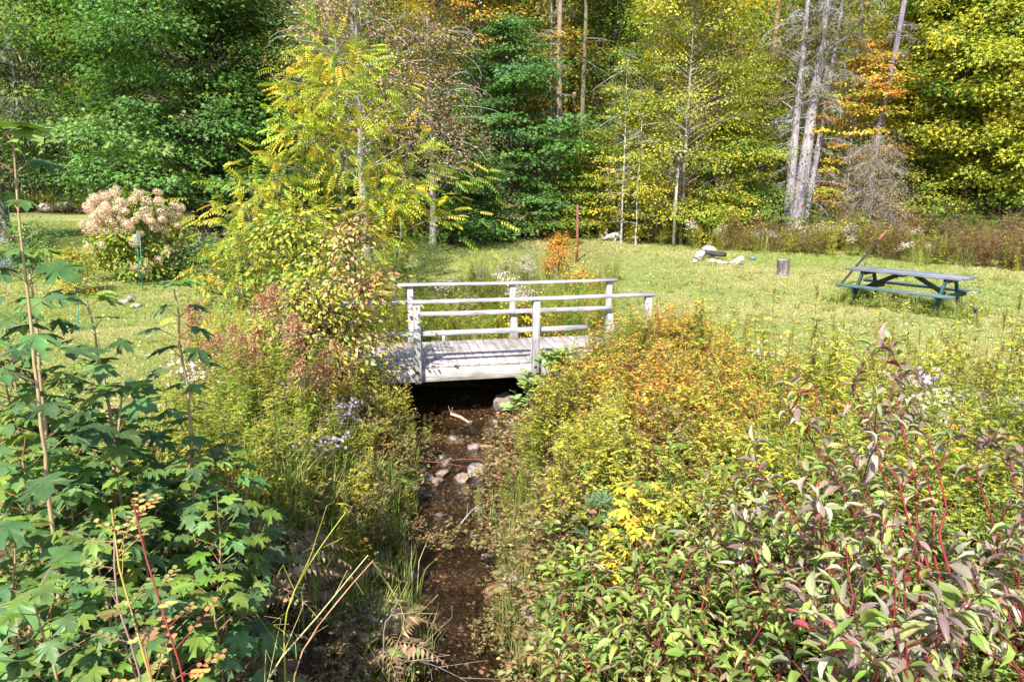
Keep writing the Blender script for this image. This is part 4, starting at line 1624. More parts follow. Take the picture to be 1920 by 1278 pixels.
stuff("table_weeds", "longer grass and weeds growing round the legs of the picnic table",
      [('tuftg', 90, 7.0, 9.7, 13.0, 15.6, lambda x, y: (np.abs((x - 8.3) * .61 - (y - 14.3) * .79) < 1.25) & (np.abs((x - 8.3) * .79 + (y - 14.3) * .61) < .85), .35, .65),
       ('clover', 160, 6.8, 9.9, 12.8, 15.6, lambda x, y: (np.abs((x - 8.3) * .61 - (y - 14.3) * .79) < 1.4) & (np.abs((x - 8.3) * .79 + (y - 14.3) * .61) < .95), .8, 1.8),
       ('tuft', 14, 7.4, 9.4, 13.2, 15.2, None, .5, .8)], M_GRASS, 17)

# right bank meadow
nz1 = lambda x, y: vnoise(x, y, .9, 31)


def right_edge(x):
    return np.interp(x, [0, 1, 2, 2.8, 4, 7, 11], [9.2, 9.0, 8.6, 7.5, 6.4, 6.3, 6.6])


def rmask(x, y, lo=.55):
    b = bankd(x, y)
    ok = (b > lo) & (y < right_edge(x) + nz1(x, y) * .7 - .3)
    br = ((y > 8.55) & (y < 10.7) & (x < 2.15)) | ((x < .85) & (y > 7.5))
    return ok & ~br


goldz = lambda x, y: smooth(.30, .55, vnoise(x, y, .9, 33) * .5 + .5 * np.exp(-((x - 1.9) ** 2 / 1.8 + (y - 7.3) ** 2 / 5)))
stuff("meadow_gold", "thick gold and orange leaved weeds on the right bank below the bridge",
      [('gold', 1050, .2, 7, 4.3, 9.6, lambda x, y: rmask(x, y, 1.0) * goldz(x, y), .6, 1.12),
       ('yel', 1300, .2, 9, 4.0, 9.6, lambda x, y: rmask(x, y, .8) * (1 - .55 * goldz(x, y)), .6, 1.1),
       ('gold', 160, 1.5, 3.4, 7.6, 9.6, lambda x, y: rmask(x, y, 1.0), .9, 1.3)], M_LEAF, 7)
stuff("meadow_goldenrod", "yellow green goldenrod stems standing among the bank weeds",
      [('rod', 420, .2, 9, 4.0, 8.8, lambda x, y: rmask(x, y, 1.1) * .8 * (1 - .85 * goldz(x, y)), .6, 1.0),
       ('rodg', 330, .6, 9, 4.0, 8.8, lambda x, y: rmask(x, y, 1.1) * smooth(.4, .6, vnoise(x, y, 1.1, 36)), .6, 1.0),
       ('brown', 60, .8, 8, 4.0, 8.6, lambda x, y: rmask(x, y, 1.1) * .8, .35, .7),
       ('tuft', 300, 1.5, 11, 4.0, 8.2, lambda x, y: rmask(x, y, 1.2) * .9, .7, 1.4),
       ('rod', 70, 2.0, 8, 5.0, 8.4, lambda x, y: rmask(x, y, 1.1), 1.1, 1.35)], M_LEAF, 8)
stuff("bank_brambles", "low brambles and trailing leaves spilling down the right bank",
      [('bram', 330, -.4, 2.2, 3.2, 9.0, lambda x, y: (bankd(x, y) > .5) * (bankd(x, y) < 1.7) * .9, .5, 1.1),
       ('osier', 60, -.4, 2.2, 3.2, 8.4, lambda x, y: (bankd(x, y) > .6) * (bankd(x, y) < 1.6) * .9, .35, .6),
       ('tuft', 60, -.4, 2.2, 3.2, 8.4, lambda x, y: (bankd(x, y) > .45) * (bankd(x, y) < 1.5) * .9, .4, .8),
       ('rodg', 50, -.4, 2.2, 4.2, 8.4, lambda x, y: (bankd(x, y) > .7) * (bankd(x, y) < 1.6) * .9, .3, .6),
       ('yel', 90, -.4, 2.2, 4.2, 8.6, lambda x, y: (bankd(x, y) > .6) * (bankd(x, y) < 1.6) * .9, .35, .7)], M_LEAF, 9)
# left bank
lmask = lambda x, y, lo=.75: ((-bankd(x, y) > lo) & (-bankd(x, y) < 2.5 + (nz1(x, y) - .5)) & ~((y > 8.4) & (y < 10.4)))
stuff("left_bank_weeds", "tall green and yellow weeds on the left bank below the bridge",
      [('rodg', 130, -3.6, -.9, 4.6, 8.4, lambda x, y: lmask(x, y, 1.0) * .9, .55, .95),
       ('yel', 260, -3.4, -.7, 4.6, 8.4, lambda x, y: lmask(x, y, .7) * .9, .45, .85),
       ('gold', 110, -3.4, -.7, 4.6, 8.4, lambda x, y: lmask(x, y, .7) * nz1(x + 5, y), .45, .8),
       ('brown', 26, -3.0, -.8, 4.6, 7.6, lambda x, y: lmask(x, y, .7) * .9, .35, .6),
       ('rod', 90, -3.4, -.8, 4.6, 8.4, lambda x, y: lmask(x, y, .8) * .9, .5, .85),
       ('tuft', 130, -3.2, -.5, 3.4, 8.2, lambda x, y: lmask(x, y, .42) * .9, .4, 1.0),
       ('bram', 160, -2.6, -.6, 3.2, 8.4, lambda x, y: lmask(x, y, .45) * .9, .4, .9),
       ('rod', 40, -4.6, -2.4, 8.2, 11, lambda x, y: (-bankd(x, y) > 1.9) * .9, .5, .9)], M_LEAF, 10)
stuff("left_bank_ferns", "brown withered ferns on the shaded lower left bank",
      [('fernb', 120, -2.8, -.9, 2.6, 5.4, lambda x, y: (-bankd(x, y) > .55) * .95, .5, 1.0),
       ('tuftg', 130, -3.0, -.9, 4.4, 6.4, lambda x, y: (-bankd(x, y) > .55) * .95, .6, 1.3),
       ('tuft', 60, -3.0, -.9, 4.2, 6.4, lambda x, y: (-bankd(x, y) > .55) * .95, .6, 1.1),
       ('ferng', 30, -2.6, -.8, 4.0, 8.0, lambda x, y: (-bankd(x, y) > .55) * .8, .4, .8)], M_DRY, 11)
# vegetation along the stream beyond the bridge
bmask = lambda x, y: (np.abs(bankd(x, y)) < 1.9 + (nz1(x, y) - .5)) & (y > 10.75)
stuff("brook_weeds", "rank green and golden weeds along the brook beyond the bridge",
      [('rodg', 230, -2.6, 2.6, 10.6, 15, lambda x, y: bmask(x, y) * .9, .5, .8),
       ('yel', 200, -2.6, 3.0, 10.6, 17, lambda x, y: bmask(x, y) * .9, .5, .85),
       ('gold', 110, -2.0, 3.0, 10.6, 16, lambda x, y: bmask(x, y) * nz1(x, y), .5, .85),
       ('tuft', 260, -3.4, 3.0, 10.8, 19, lambda x, y: bmask(x, y) * .9, .5, 1.2),
       ('asterw', 30, -3.0, .5, 13, 19, lambda x, y: bmask(x, y) * .8, .6, .9)], M_LEAF, 12)
# forest edge undergrowth
edge0 = lambda x: np.interp(x, [-12, -8.5, -5, -1, 3, 6, 9, 11.5, 14, 20], [33, 21, 22.5, 25, 25.6, 23.9, 22.2, 20.5, 18.6, 17.5])
edge = lambda x, y, o=0.0, wd=.9: smooth(0, wd, y - edge0(x) - o + (vnoise(x, y, .5, 40) - .5) * 2.2)
stuff("wood_edge_undergrowth", "shrubs and brown weeds crowding the edge of the wood",
      [('shrub', 330, -12, 26, 19, 34, lambda x, y: edge(x, y, 1.3), .5, 1.25),
       ('shruby', 420, -12, 26, 19, 34, lambda x, y: edge(x, y, .9) * .9, .4, 1.05),
       ('brown', 700, 5, 27, 17.5, 26, lambda x, y: edge(x, y) * .9 * smooth(.3, .5, vnoise(x, y, .35, 44) + .12 * (x > 11)), .6, 1.15),
       ('tuft', 300, 4.5, 27, 17.5, 26, lambda x, y: edge(x, y, -.3) * .8 * smooth(.4, .6, vnoise(x, y, .4, 45)), .5, 1.2),
       ('rod', 480, 1.5, 24, 17.5, 26, lambda x, y: edge(x, y, -.2) * .9, .5, 1.0),
       ('yel', 520, 1.5, 24, 17.5, 27, lambda x, y: edge(x, y, -.2) * .9, .5, 1.1),
       ('ferng', 200, -4, 24, 20, 28, lambda x, y: edge(x, y) * .9, .6, 1.3),
       ('asterw', 22, 6, 14, 22, 25, lambda x, y: edge(x, y), .7, 1.0),
       ('shrub', 160, -34, -8, 39, 46, None, .8, 1.5),
       ('shruby', 160, -34, -8, 39, 46, None, .8, 1.5),
       ('shruby', 50, -7.5, -3, 15, 22, lambda x, y: (x > -6.0) * .7, .4, .8),
       ('shrub', 50, -7.5, -2, 15, 22, lambda x, y: (x > -6.0) * .7, .4, .8)], M_LEAF, 13)


stuff("overhanging_weeds", "grasses and dry stems hanging over both edges of the narrow brook",
      [('bram', 120, -1.6, .9, 4.6, 8.2, lambda x, y: (np.abs(bankd(x, y)) < .75) & (np.abs(bankd(x, y)) > .12) & (vnoise(x, y, 1.6, 71) > .58), .4, .7),
       ('rodg', 40, -1.6, .9, 5.0, 8.2, lambda x, y: (np.abs(bankd(x, y)) < .75) & (np.abs(bankd(x, y)) > .15) & (vnoise(x, y, 1.6, 71) > .58), .25, .4),
       ('tuft', 110, -1.6, .8, 4.2, 8.0, lambda x, y: (np.abs(bankd(x, y)) > .34) & (np.abs(bankd(x, y)) < .8), .35, .75),
       ('bram', 90, -1.6, .9, 3.6, 8.0, lambda x, y: (np.abs(bankd(x, y)) > .36) & (np.abs(bankd(x, y)) < .85), .4, .8),
       ('rodg', 34, -1.8, .9, 5.4, 8.3, lambda x, y: (np.abs(bankd(x, y)) > .40) & (np.abs(bankd(x, y)) < .85), .3, .5),
       ('brown', 30, -2.6, -.8, 3.4, 6.4, lambda x, y: (-bankd(x, y) > .6) * .9, .3, .55),
       ('fernb', 44, -2.0, .9, 3.0, 7.0, lambda x, y: (np.abs(bankd(x, y)) > .45) & (np.abs(bankd(x, y)) < .9), .35, .6),
       ('yel', 26, -1.8, .9, 5.8, 8.3, lambda x, y: (np.abs(bankd(x, y)) > .42) & (np.abs(bankd(x, y)) < .9), .3, .5)], M_LEAF, 18)


# stream pebbles
def pebbles():
    rng = np.random.default_rng(15)
    V0, T0, _ = rock_mesh(rng, 1, .8, .5, (1, 1, 1), 1, .5)
    n = 16000
    y = rng.uniform(2.5, 10.2, n)
    u = rng.normal(0, .42, n)
    x = sx(y) + u
    z = gz(x, y)
    S = .010 + .05 * rng.random(n) ** 6 + .02 * rng.random(n)
    a = rng.random(n) * 2 * PI
    R = frames(np.tile([0, 0, 1.0], (n, 1)) + .3 * rdir(rng, n), np.stack([np.cos(a), np.sin(a), 0 * a], 1))
    s = Soup()
    C = pick(rng, [((.24, .17, .10), 3), ((.17, .12, .08), 4), ((.32, .26, .19), 2), ((.10, .085, .065), 2), ((.42, .37, .31), .6)], n)
    C = C * (.25 + 1.35 * vnoise(x, y, 2.2, 51) * (.4 + vnoise(x, y, 7, 52)))[:, None]
    s.put((V0, T0), np.stack([x, y, z - .004], 1), R, S, C)
    o = s.build("stream_pebbles", M_STONE, smooth_=True)
    tag(o, "brown and tan pebbles covering the stream bed", kind="stuff")


pebbles()


# ------------------------------------------------------------------ individual plants
def plant_obj(name, proto, loc, scale, label, cat, group=None, rz=0.0, mat=M_LEAF, cache={}):
    key = (id(proto), mat.name)
    if key not in cache:
        cache[key] = mesh_obj(name, proto[0], proto[1], proto[2], mat)
        o = cache[key]
    else:
        o = cache[key].copy()
        COL.objects.link(o)
        o.name = name
    o.location = loc
    o.scale = (scale,) * 3
    o.rotation_euler = (0, 0, rz)
    return tag(o, label, cat, group)


def top_at(px, py, y, h):
    """plant whose top shows at (px,py) at distance y; scale from a prototype of height h"""
    t = at_y(px, py, y)
    b = np.array([t[0], y, float(gz(t[0], y)) - .03])
    return b, max(.2, (t[2] - b[2]) / h)


BG = "reddish brown goldenrod plants on the left bank"
for k, (px, py, y, lab) in enumerate(((505, 538, 7.1, "tallest reddish goldenrod seed head near the left bridge end"),
                                      (530, 588, 6.4, "broad reddish goldenrod head nearest the lower left bridge corner"),
                                      (452, 598, 6.5, "reddish goldenrod plume between two others on the left bank"),
                                      (398, 624, 6.0, "rosy brown goldenrod head at the left edge of the bank weeds"),
                                      (375, 561, 7.3, "small reddish plume standing over the left lawn edge"),
                                      (600, 626, 6.6, "greener goldenrod plume under the tan leaved shrub"))):
    b, sc = top_at(px, py, y, 1.28)
    plant_obj("goldenrod", PR['rodb'][k % 3], b, sc, lab, "goldenrod", BG, rz=k * 1.3)

AG = "asters in flower"
ASP = [(408, 862, 5.0, 'aster', "bluish purple aster beside the maple leaves at lower left"),
       (362, 672, 6.3, 'asterw', "whitish aster clump under the rosy goldenrod on the left lawn edge"),
       (596, 815, 5.6, 'aster', "pale violet aster in flower halfway down the left bank"),
       (650, 750, 6.5, 'aster', "small lilac aster just left of the bridge beam"),
       (560, 690, 6.7, 'aster', "lilac aster among green weeds left of the bridge post"),
       (690, 985, 4.4, 'aster', "faint lilac aster hanging over the left water edge"),
       (1715, 690, 5.8, 'aster', "lilac aster behind the purple dogwood tips at right"),
       (1760, 745, 5.2, 'asterw', "pale aster patch right of the tallest dogwood stem"),
       (1865, 735, 5.4, 'aster', "deep violet aster at the right edge of the meadow"),
       (1690, 770, 4.9, 'aster', "small violet aster low behind the dogwood stems"),
       (1620, 960, 3.7, 'asterw', "white aster deep among the dogwood branches"),
       (1500, 1140, 3.1, 'aster', "violet aster in the shade under the dogwood"),
       (1330, 790, 5.9, 'aster', "single lilac aster among the gold weeds"),
       (1440, 660, 6.9, 'asterw', "faint white aster at the far edge of the meadow"),
       (1700, 452, 20.8, 'asterw', "left half of the white aster clump behind the picnic table"),
       (1745, 458, 20.6, 'asterw', "right half of the white aster clump behind the picnic table"),
       (1330, 452, 23.8, 'asterw', "whitish aster above the fire pit"),
       (1365, 446, 24.0, 'asterw', "pale aster right behind the fire pit log"),
       (1400, 450, 24.0, 'asterw', "pale aster in the tall weeds behind the stump"),
       (1595, 442, 22.5, 'asterw', "pale aster left of the leaning pole tip")]
for k, (px, py, y, kd, lab) in enumerate(ASP):
    pr = PR[kd][k % len(PR[kd])]
    b, sc = top_at(px, py, y, .9 if kd == 'aster' else 1.0)
    plant_obj("aster", pr, b, min(sc, .55 if py == 985 else 1.5), lab, "aster", AG, rz=k * .9, mat=M_FLOWER)


# leafy tree-shrub at the left bridge end (yellow and tan ovate leaves)
def leafy(name, label, cat, base, H, R, lo, leaf, ls, pal, n, per, crad, seed, bark, tr, mat=M_LEAF, group=None, flat=.6, lean=(0, 0), droop=.4, **kw):
    return tree(name, label, cat, base, H, tr, 0, dome(R, .8), lo, leaf, ls, pal, n, per, crad, seed=seed, flat=flat, bark=bark, mat=mat, group=group,
                lean=lean, droop=droop, wobble=.1, ragged=kw.pop('ragged', .6), **kw)


YTAN = [((.50, .42, .06), 4), ((.36, .36, .06), 3), ((.60, .42, .22), 3), ((.56, .34, .14), 1.5), ((.22, .28, .06), 1.5)]
leafy("dogwood_tree", "small tree with yellow and tan leaves at the left end of the bridge", "tree", gbase(668, 8.3) + np.array([0, 0, 0]), 2.2, .55, .35, L_OVATE, .07, YTAN, 66, 24, .22, 81,
      (.16, .11, .09), .022)
leafy("dogwood_tree", "low yellow and green bush hiding the left end of the near railing", "tree", gbase(592, 8.15), 1.35, .62, .15, L_OVATE, .066, YTAN[:2] + MG + YTAN[2:3], 90, 26, .26, 82,
      (.2, .16, .12), .02)
leafy("dogwood_tree", "bushy green and yellow thicket behind the left bridge end", "tree", gbase(560, 11.2), 2.1, 1.3, .2, L_OVATE, .09, YG + MG, 100, 34, .36, 83, (.2, .16, .12), .02)
leafy("lilac_bush", "pale green rounded bush left of the yellow walnut", "bush", gbase(455, 14.2), 1.35, .75, .1, L_SMALL, .055, MG[1:] + YG[:1], 40, 70, .3, 84, (.2, .16, .12), .02)
leafy("gold_shrub", "narrow orange gold shrub right beside the rusty post", "shrub", gbase(1048, 17.6), 1.35, .38, .1, L_SMALL, .06, OR, 26, 60, .2, 85, (.2, .12, .08), .015)
leafy("gold_shrub", "low golden shrub between the rusty post and the bridge", "shrub", gbase(1095, 14.6), .8, .3, .1, L_SMALL, .05, GOLD, 16, 50, .18, 86, (.2, .12, .08), .012)
leafy("gold_shrub", "yellow bush seen through the middle of the bridge railing", "shrub", gbase(975, 11.3), .95, .5, .05, L_SMALL, .06, YL, 34, 60, .2, 87, (.2, .15, .1), .012)
leafy("gold_bush", "round yellow bush on the left lawn behind the green stake", "bush", gbase(143, 15.8), 1.0, .36, .05, L_SMALL, .055, YL + YG[:1], 40, 55, .18, 88, (.25, .18, .12), .015)
leafy("lilac_bush", "dark green spreading bush at the left edge beyond the lawn", "bush", gbase(62, 18.5), 1.35, 1.3, .1, L_SMALL, .07, DG + MG[:1], 60, 60, .4, 89, (.15, .12, .1), .02)
leafy("lilac_bush", "dark low bush behind the brush pile and hydrangea", "bush", gbase(410, 18.0), 1.0, .9, .05, L_SMALL, .07, DG, 40, 60, .35, 90, (.15, .12, .1), .02)


# hydrangea
def hydrangea():
    base = gbase(270, 18.0)
    rng = np.random.default_rng(91)
    root = leafy("hydrangea", "large hydrangea bush covered in faded pink flower heads on the left lawn", "hydrangea", base, 2.2, 1.05, .15, L_OVATE, .12,
                 DG[2:] + MG + YG[:2], 90, 50, .36, 91, (.2, .16, .12), .03)
    fl = L_SMALL
    n = 0
    tries = 0
    heads = []
    while n < 100 and tries < 9000:
        tries += 1
        a = rng.uniform(0, 2 * PI)
        t = rng.uniform(-.15, .95)
        R = 1.2 * rng.uniform(.82, 1.1) * math.sqrt(max(0.05, 1 - (max(t, 0)) ** 2)) * (1 if t > 0 else .8)
        p_ = np.array([math.cos(a) * R, math.sin(a) * R, 1.35 + t * 1.0 - (.5 if rng.random() < .15 else 0)])
        if t > .8 and rng.random() < .6:
            continue
        if p_[1] > .4 and rng.random() < .9:
            continue
        if any(np.linalg.norm(p_ - q) < .15 for q in heads):
            continue
        heads.append(p_)
        n += 1
        r = rng.uniform(.10, .16)
        m = 190
        d = rdir(rng, m)
        d[:, 2] *= .85
        s = Soup()
        s.put(fl, d * r * rng.uniform(.72, 1.0, (m, 1)), frames(d + .25 * rdir(rng, m), np.cross(d, rdir(rng, m))), rng.uniform(.03, .048, m),
              pick(rng, [((.70, .53, .42), 4), ((.62, .41, .33), 2), ((.76, .63, .50), 3)], m, .08))
        s.stick(np.zeros((1, 3)), np.array([[-p_[0] * .25, -p_[1] * .25, -.35]]), .006, .006, (.25, .2, .12))
        o = s.build("flower_head", M_FLOWER, root)
        o.location = p_
        last = o
    for p_ in ((.55, -.75, .45), (.75, -.6, .55), (.3, -.9, .38), (.5, -.85, .28), (.95, -.55, .75)):
        o = last.copy()
        COL.objects.link(o)
        o.location = p_
        o.rotation_euler = (0, 0, p_[0] * 9)


hydrangea()


def brush_pile():
    rng = np.random.default_rng(93)
    base = gbase(372, 19.5)
    s = Soup()
    n = 420
    a = rng.random(n) * 2 * PI
    c = np.stack([rng.normal(0, .38, n), rng.normal(0, .3, n), np.abs(rng.normal(.45, .3, n))], 1)
    d = nrm(np.stack([np.cos(a) * .6, np.sin(a) * .6, rng.uniform(.2, 1.4, n)], 1))
    L = rng.uniform(.3, .9, n)
    s.stick(c - d * L[:, None] / 2, c + d * L[:, None] / 2, .012, .006, np.array((.34, .28, .28)) * rng.uniform(.6, 1.2, (n, 1)))
    o = s.build("brush_pile", M_BARK)
    o.location = base
    tag(o, "heap of grey brown dead twigs at the right of the hydrangea", "brush pile")


brush_pile()


# ------------------------------------------------------------------ foreground maple saplings
def sapling(label, path, seed, leaf=.17, gap=.16, r0=.016, pal=NORWAY, group="young maples at lower left", top_leaves=True, nside=2, bark=(.42, .30, .17), spread=1.0, leaf_from=0.0):
    """path: list of world points from the ground up"""
    rng = np.random.default_rng(seed)
    P = np.array(path, float)
    base = P[0].copy()
    P = P - base
    seg = np.r_[0, np.cumsum(np.linalg.norm(np.diff(P, axis=0), axis=1))]
    L = seg[-1]
    m = max(8, int(L / .12))
    t = np.linspace(0, L, m)
    Q = np.stack([np.interp(t, seg, P[:, i]) for i in range(3)], 1)
    Q[1:-1] = (Q[:-2] + 2 * Q[1:-1] + Q[2:]) / 4
    Q[1:] += rng.normal(0, .004, (m - 1, 3))
    root = empty("maple_sapling", base, label, "sapling", group)
    st = Soup()
    rr = r0 * (1 - .72 * t / L)
    st.tube(Q, rr, bark, 7, .1, rng)
    lf = Soup()
    z = leaf_from * L + gap
    k = 0
    Pn, D, Nn, S = [], [], [], []
    while z < L:
        c = np.array([np.interp(z, t, Q[:, i]) for i in range(3)])
        az = k * PI / 2 + rng.normal(0, .35) + seed
        for sgn in range(nside):
            a = az + sgn * 2 * PI / nside
            f = z / L
            pl = leaf * rng.uniform(.6, 1.25) * (1.15 - .55 * f) * spread
            d = np.array([math.cos(a), math.sin(a), .35 + .4 * f])
            e = c + nrm(d[None])[0] * pl
            st.stick(c[None], e[None], .0028, .002, (.40, .16, .10) if rng.random() < .6 else (.30, .28, .08))
            Pn.append(e)
            D.append([math.cos(a), math.sin(a), -.35 + .15 * rng.standard_normal()])
            Nn.append(nrm(np.array([[math.cos(a) * .35, math.sin(a) * .35 - .1, 1]]) + .28 * rdir(rng, 1))[0])
            S.append(leaf * rng.uniform(.65, 1.15) * (1.1 - .35 * f))
        z += gap * rng.uniform(.7, 1.25) * (1.15 - .45 * z / L)
        k += 1
    # terminal rosette
    for q in range(5):
        a = 2 * PI * q / 5 + rng.normal(0, .2)
        e = Q[-1] + np.array([math.cos(a), math.sin(a), .5]) * .05
        Pn.append(e)
        D.append([math.cos(a), math.sin(a), .15])
        Nn.append(nrm(np.array([[-math.cos(a) * .2, -math.sin(a) * .2, 1]]))[0])
        S.append(leaf * rng.uniform(.5, .8))
    Pn, D, Nn, S = map(np.array, (Pn, D, Nn, S))
    C = pick(rng, pal, len(Pn), .1)
    C[-5:] = pick(rng, [((.20, .30, .05), 1), ((.14, .26, .05), 1)], 5, .1)
    SS = np.stack([S * 1.15, S, S * rng.uniform(.5, 2.2, len(S))], 1)
    lf.put(L_MAPLE, Pn, frames(Nn, D), SS, C)
    st.build("stem", M_STEM, root, True)
    lf.build("foliage", M_LEAFB, root)
    return root


def stem_path(pts):
    """pts: (px,py,y); prolonged to the ground"""
    W = [at_y(*p) for p in pts]
    lo = W[0]
    g = float(gz(lo[0], lo[1]))
    out = W
    if lo[2] > g + .05:
        d = (lo - W[1])
        d = d / max(.001, abs(d[2])) * (lo[2] - g)
        q = lo + np.array([d[0] * .5, d[1] * .3, 0])
        out = [np.array([q[0], q[1], float(gz(q[0], q[1])) - .02])] + W
    return out


sapling("tallest maple sapling at the left edge with a yellow stem reaching the top leaves",
        stem_path([(100, 1000, 2.7), (85, 860, 2.7), (62, 640, 2.75), (38, 430, 2.8), (22, 250, 2.8)]), 301, gap=.17, leaf=.185, r0=.0125)
sapling("second maple stem, pinkish barked, rising beside the tallest sapling",
        stem_path([(95, 900, 3.1), (80, 760, 3.1), (65, 560, 3.15), (50, 480, 3.2)]), 302, gap=.15, leaf=.17)
sapling("maple sapling with flat leaf tiers against the left lawn",
        stem_path([(215, 900, 3.3), (205, 760, 3.3), (182, 650, 3.3), (163, 560, 3.3)]), 303, gap=.155, leaf=.17)
sapling("maple sapling standing alone right of the others, top level with the goldenrod",
        stem_path([(350, 930, 3.5), (362, 800, 3.5), (340, 660, 3.5), (328, 545, 3.5)]), 304, gap=.16, leaf=.165)
sapling("short maple sapling at the far left edge behind the tall one",
        stem_path([(60, 900, 3.4), (30, 720, 3.4), (8, 610, 3.4)]), 305, gap=.13, leaf=.17)
sapling("maple sapling low in front, broad leaved, between the pale stems",
        stem_path([(235, 1000, 3.2), (215, 880, 3.2), (228, 740, 3.25)]), 306, gap=.12, leaf=.18)
rgx = np.random.default_rng(310)
labs = ["bushy maple filling the bottom left corner", "low maple with pale lit leaves left of the red cane", "leafy maple just below the long pinkish stem",
        "maple bush under the lone right sapling", "dark leaved maple at the right of the lower left thicket", "low maple close to the bottom edge beside the rose canes",
        "maple behind the bottom left corner bush", "small maple in the middle of the lower left thicket", "maple at the left edge halfway down",
        "maple whose leaves overlap the violet aster", "low maple leaning to the brook at lower left", "short maple between the red canes and the brook",
        "upper left maple thicket stem touching the left picture edge", "maple between the tallest sapling and the flat tiered one", "maple right below the flat tiered sapling",
        "maple left of the lone right sapling, half its height", "dense maple behind the two pale stems", "maple in the dark gap under the lone sapling", "broad maple below the cold frame at left"]
spots = [(60, 1120, 2.3), (170, 1010, 2.6), (120, 880, 3.0), (360, 880, 3.3), (410, 960, 3.1), (300, 1120, 2.5), (30, 1000, 2.7), (250, 900, 3.1), (20, 800, 3.2),
         (420, 860, 3.6), (395, 1110, 2.8), (210, 1140, 2.4), (10, 680, 3.4), (120, 700, 3.5), (190, 790, 3.6), (280, 800, 3.7), (90, 770, 3.3), (340, 880, 3.9), (40, 860, 2.9)]
for k, (px, py, y) in enumerate(spots):
    t = at_y(px, py, y)
    g = float(gz(t[0], y))
    pth = [np.array([t[0] + rgx.normal(0, .1), y + rgx.normal(0, .1), g - .02]), np.array([t[0] + rgx.normal(0, .05), y, (g + t[2]) / 2]), t]
    sapling(labs[k], pth, 320 + k, leaf=.125, gap=.075, nside=3, spread=1.9, r0=.011, pal=NORWAY[1:] + MG[:2 if k % 3 else 1])


# rose canes
def cane(label, pts, seed, col, leafpal, n=26, ls=.045, r=.006, name="rose_cane", cat="rose", group="red caned wild roses"):
    rng = np.random.default_rng(seed)
    W = np.array(stem_path(pts))
    base = W[0].copy()
    W = W - base
    seg = np.r_[0, np.cumsum(np.linalg.norm(np.diff(W, axis=0), axis=1))]
    root = empty(name, base, label, cat, group)
    st, lf = Soup(), Soup()
    t = np.linspace(0, seg[-1], 16)
    Q = np.stack([np.interp(t, seg, W[:, i]) for i in range(3)], 1)
    Q[1:] += rng.normal(0, .006, (15, 3))
    st.tube(Q, np.linspace(r, r * .45, 16), col, 6)
    for k in range(n):
        z = rng.uniform(.25, 1) * seg[-1]
        c = np.array([np.interp(z, t, Q[:, i]) for i in range(3)])
        a = rng.random() * 2 * PI
        d = np.array([math.cos(a), math.sin(a), rng.uniform(0, .6)])
        L = rng.uniform(.06, .16)
        e = c + d * L
        st.stick(c[None], e[None], .002, .0015, col)
        m = 7
        f = np.linspace(.4, 1.05, m)[:, None]
        sg = np.where(np.arange(m) % 2, 1, -1)[:, None]
        side = np.cross(d, [0, 0, 1.0])
        lf.put(L_OVATE, c + (e - c) * f, frames(np.tile([0, -.1, 1.0], (m, 1)) + .3 * rdir(rng, m), side * sg + d * .5), np.stack([np.full(m, ls * 1.3), np.full(m, ls), np.full(m, ls)], 1),
               np.tile(pick(rng, leafpal, 1, .1), (m, 1)))
    st.build("cane", M_STEM, root, True)
    if lf.n:
        lf.build("leaves", M_LEAF, root)
    return root


ROSEP = [((.60, .44, .12), 3), ((.56, .32, .14), 2), ((.30, .34, .09), 3), ((.38, .38, .12), 2)]
cane("red wild rose cane, the brighter one, at the bottom left", [(338, 1240, 1.95), (300, 1110, 2.0), (275, 1030, 2.02), (250, 940, 2.05)], 401, (.26, .05, .04), ROSEP, 40, ls=.026)
cane("yellowish rose cane left of the bright red one", [(285, 1270, 1.9), (232, 1130, 1.95), (230, 1060, 2.0), (205, 960, 2.05)], 402, (.42, .30, .08), ROSEP, 40, ls=.026)
cane("low rose shoot with pinkish yellow leaves at the bottom edge", [(300, 1330, 1.8), (290, 1260, 1.85), (270, 1215, 1.9)], 403, (.3, .1, .06), ROSEP[:2], 26, ls=.034)
cane("pale bare rose shoot crossing the maple leaves", [(240, 1180, 2.1), (212, 1075, 2.1), (208, 990, 2.1)], 404, (.40, .24, .22), ROSEP[2:], 16, ls=.026)

# long arching stems over the lower left bank
ARG = "long bare arching stems over the left bank"


def arch(label, pts, seed, col, r=.006, tw=8):
    rng = np.random.default_rng(seed)
    W = np.array([at_y(*p) for p in pts])
    g = W[0].copy()
    g[2] = float(gz(g[0], g[1])) - .02
    g[0] -= .05
    base = g.copy()
    W = np.vstack([g, W]) - base
    seg = np.r_[0, np.cumsum(np.linalg.norm(np.diff(W, axis=0), axis=1))]
    t = np.linspace(0, seg[-1], 18)
    Q = np.stack([np.interp(t, seg, W[:, i]) for i in range(3)], 1)
    for _ in range(2):
        Q[1:-1] = (Q[:-2] + 2 * Q[1:-1] + Q[2:]) / 4
    s = Soup()
    s.tube(Q, np.linspace(r, r * .4, 18), col, 6)
    for k in range(tw):
        i = rng.integers(7, 17)
        d = nrm((Q[i] - Q[i - 1])[None])[0] + rdir(rng, 1)[0] * .7
        e = Q[i] + d * rng.uniform(.08, .25)
        s.stick(Q[i][None], e[None], .002, .001, col)
        s.stick(e[None], (e + rdir(rng, 1)[0] * .07)[None], .0012, .001, col)
    o = s.build("arching_stem", M_STEM, smooth_=True)
    o.location = base
    tag(o, label, "stem", ARG)


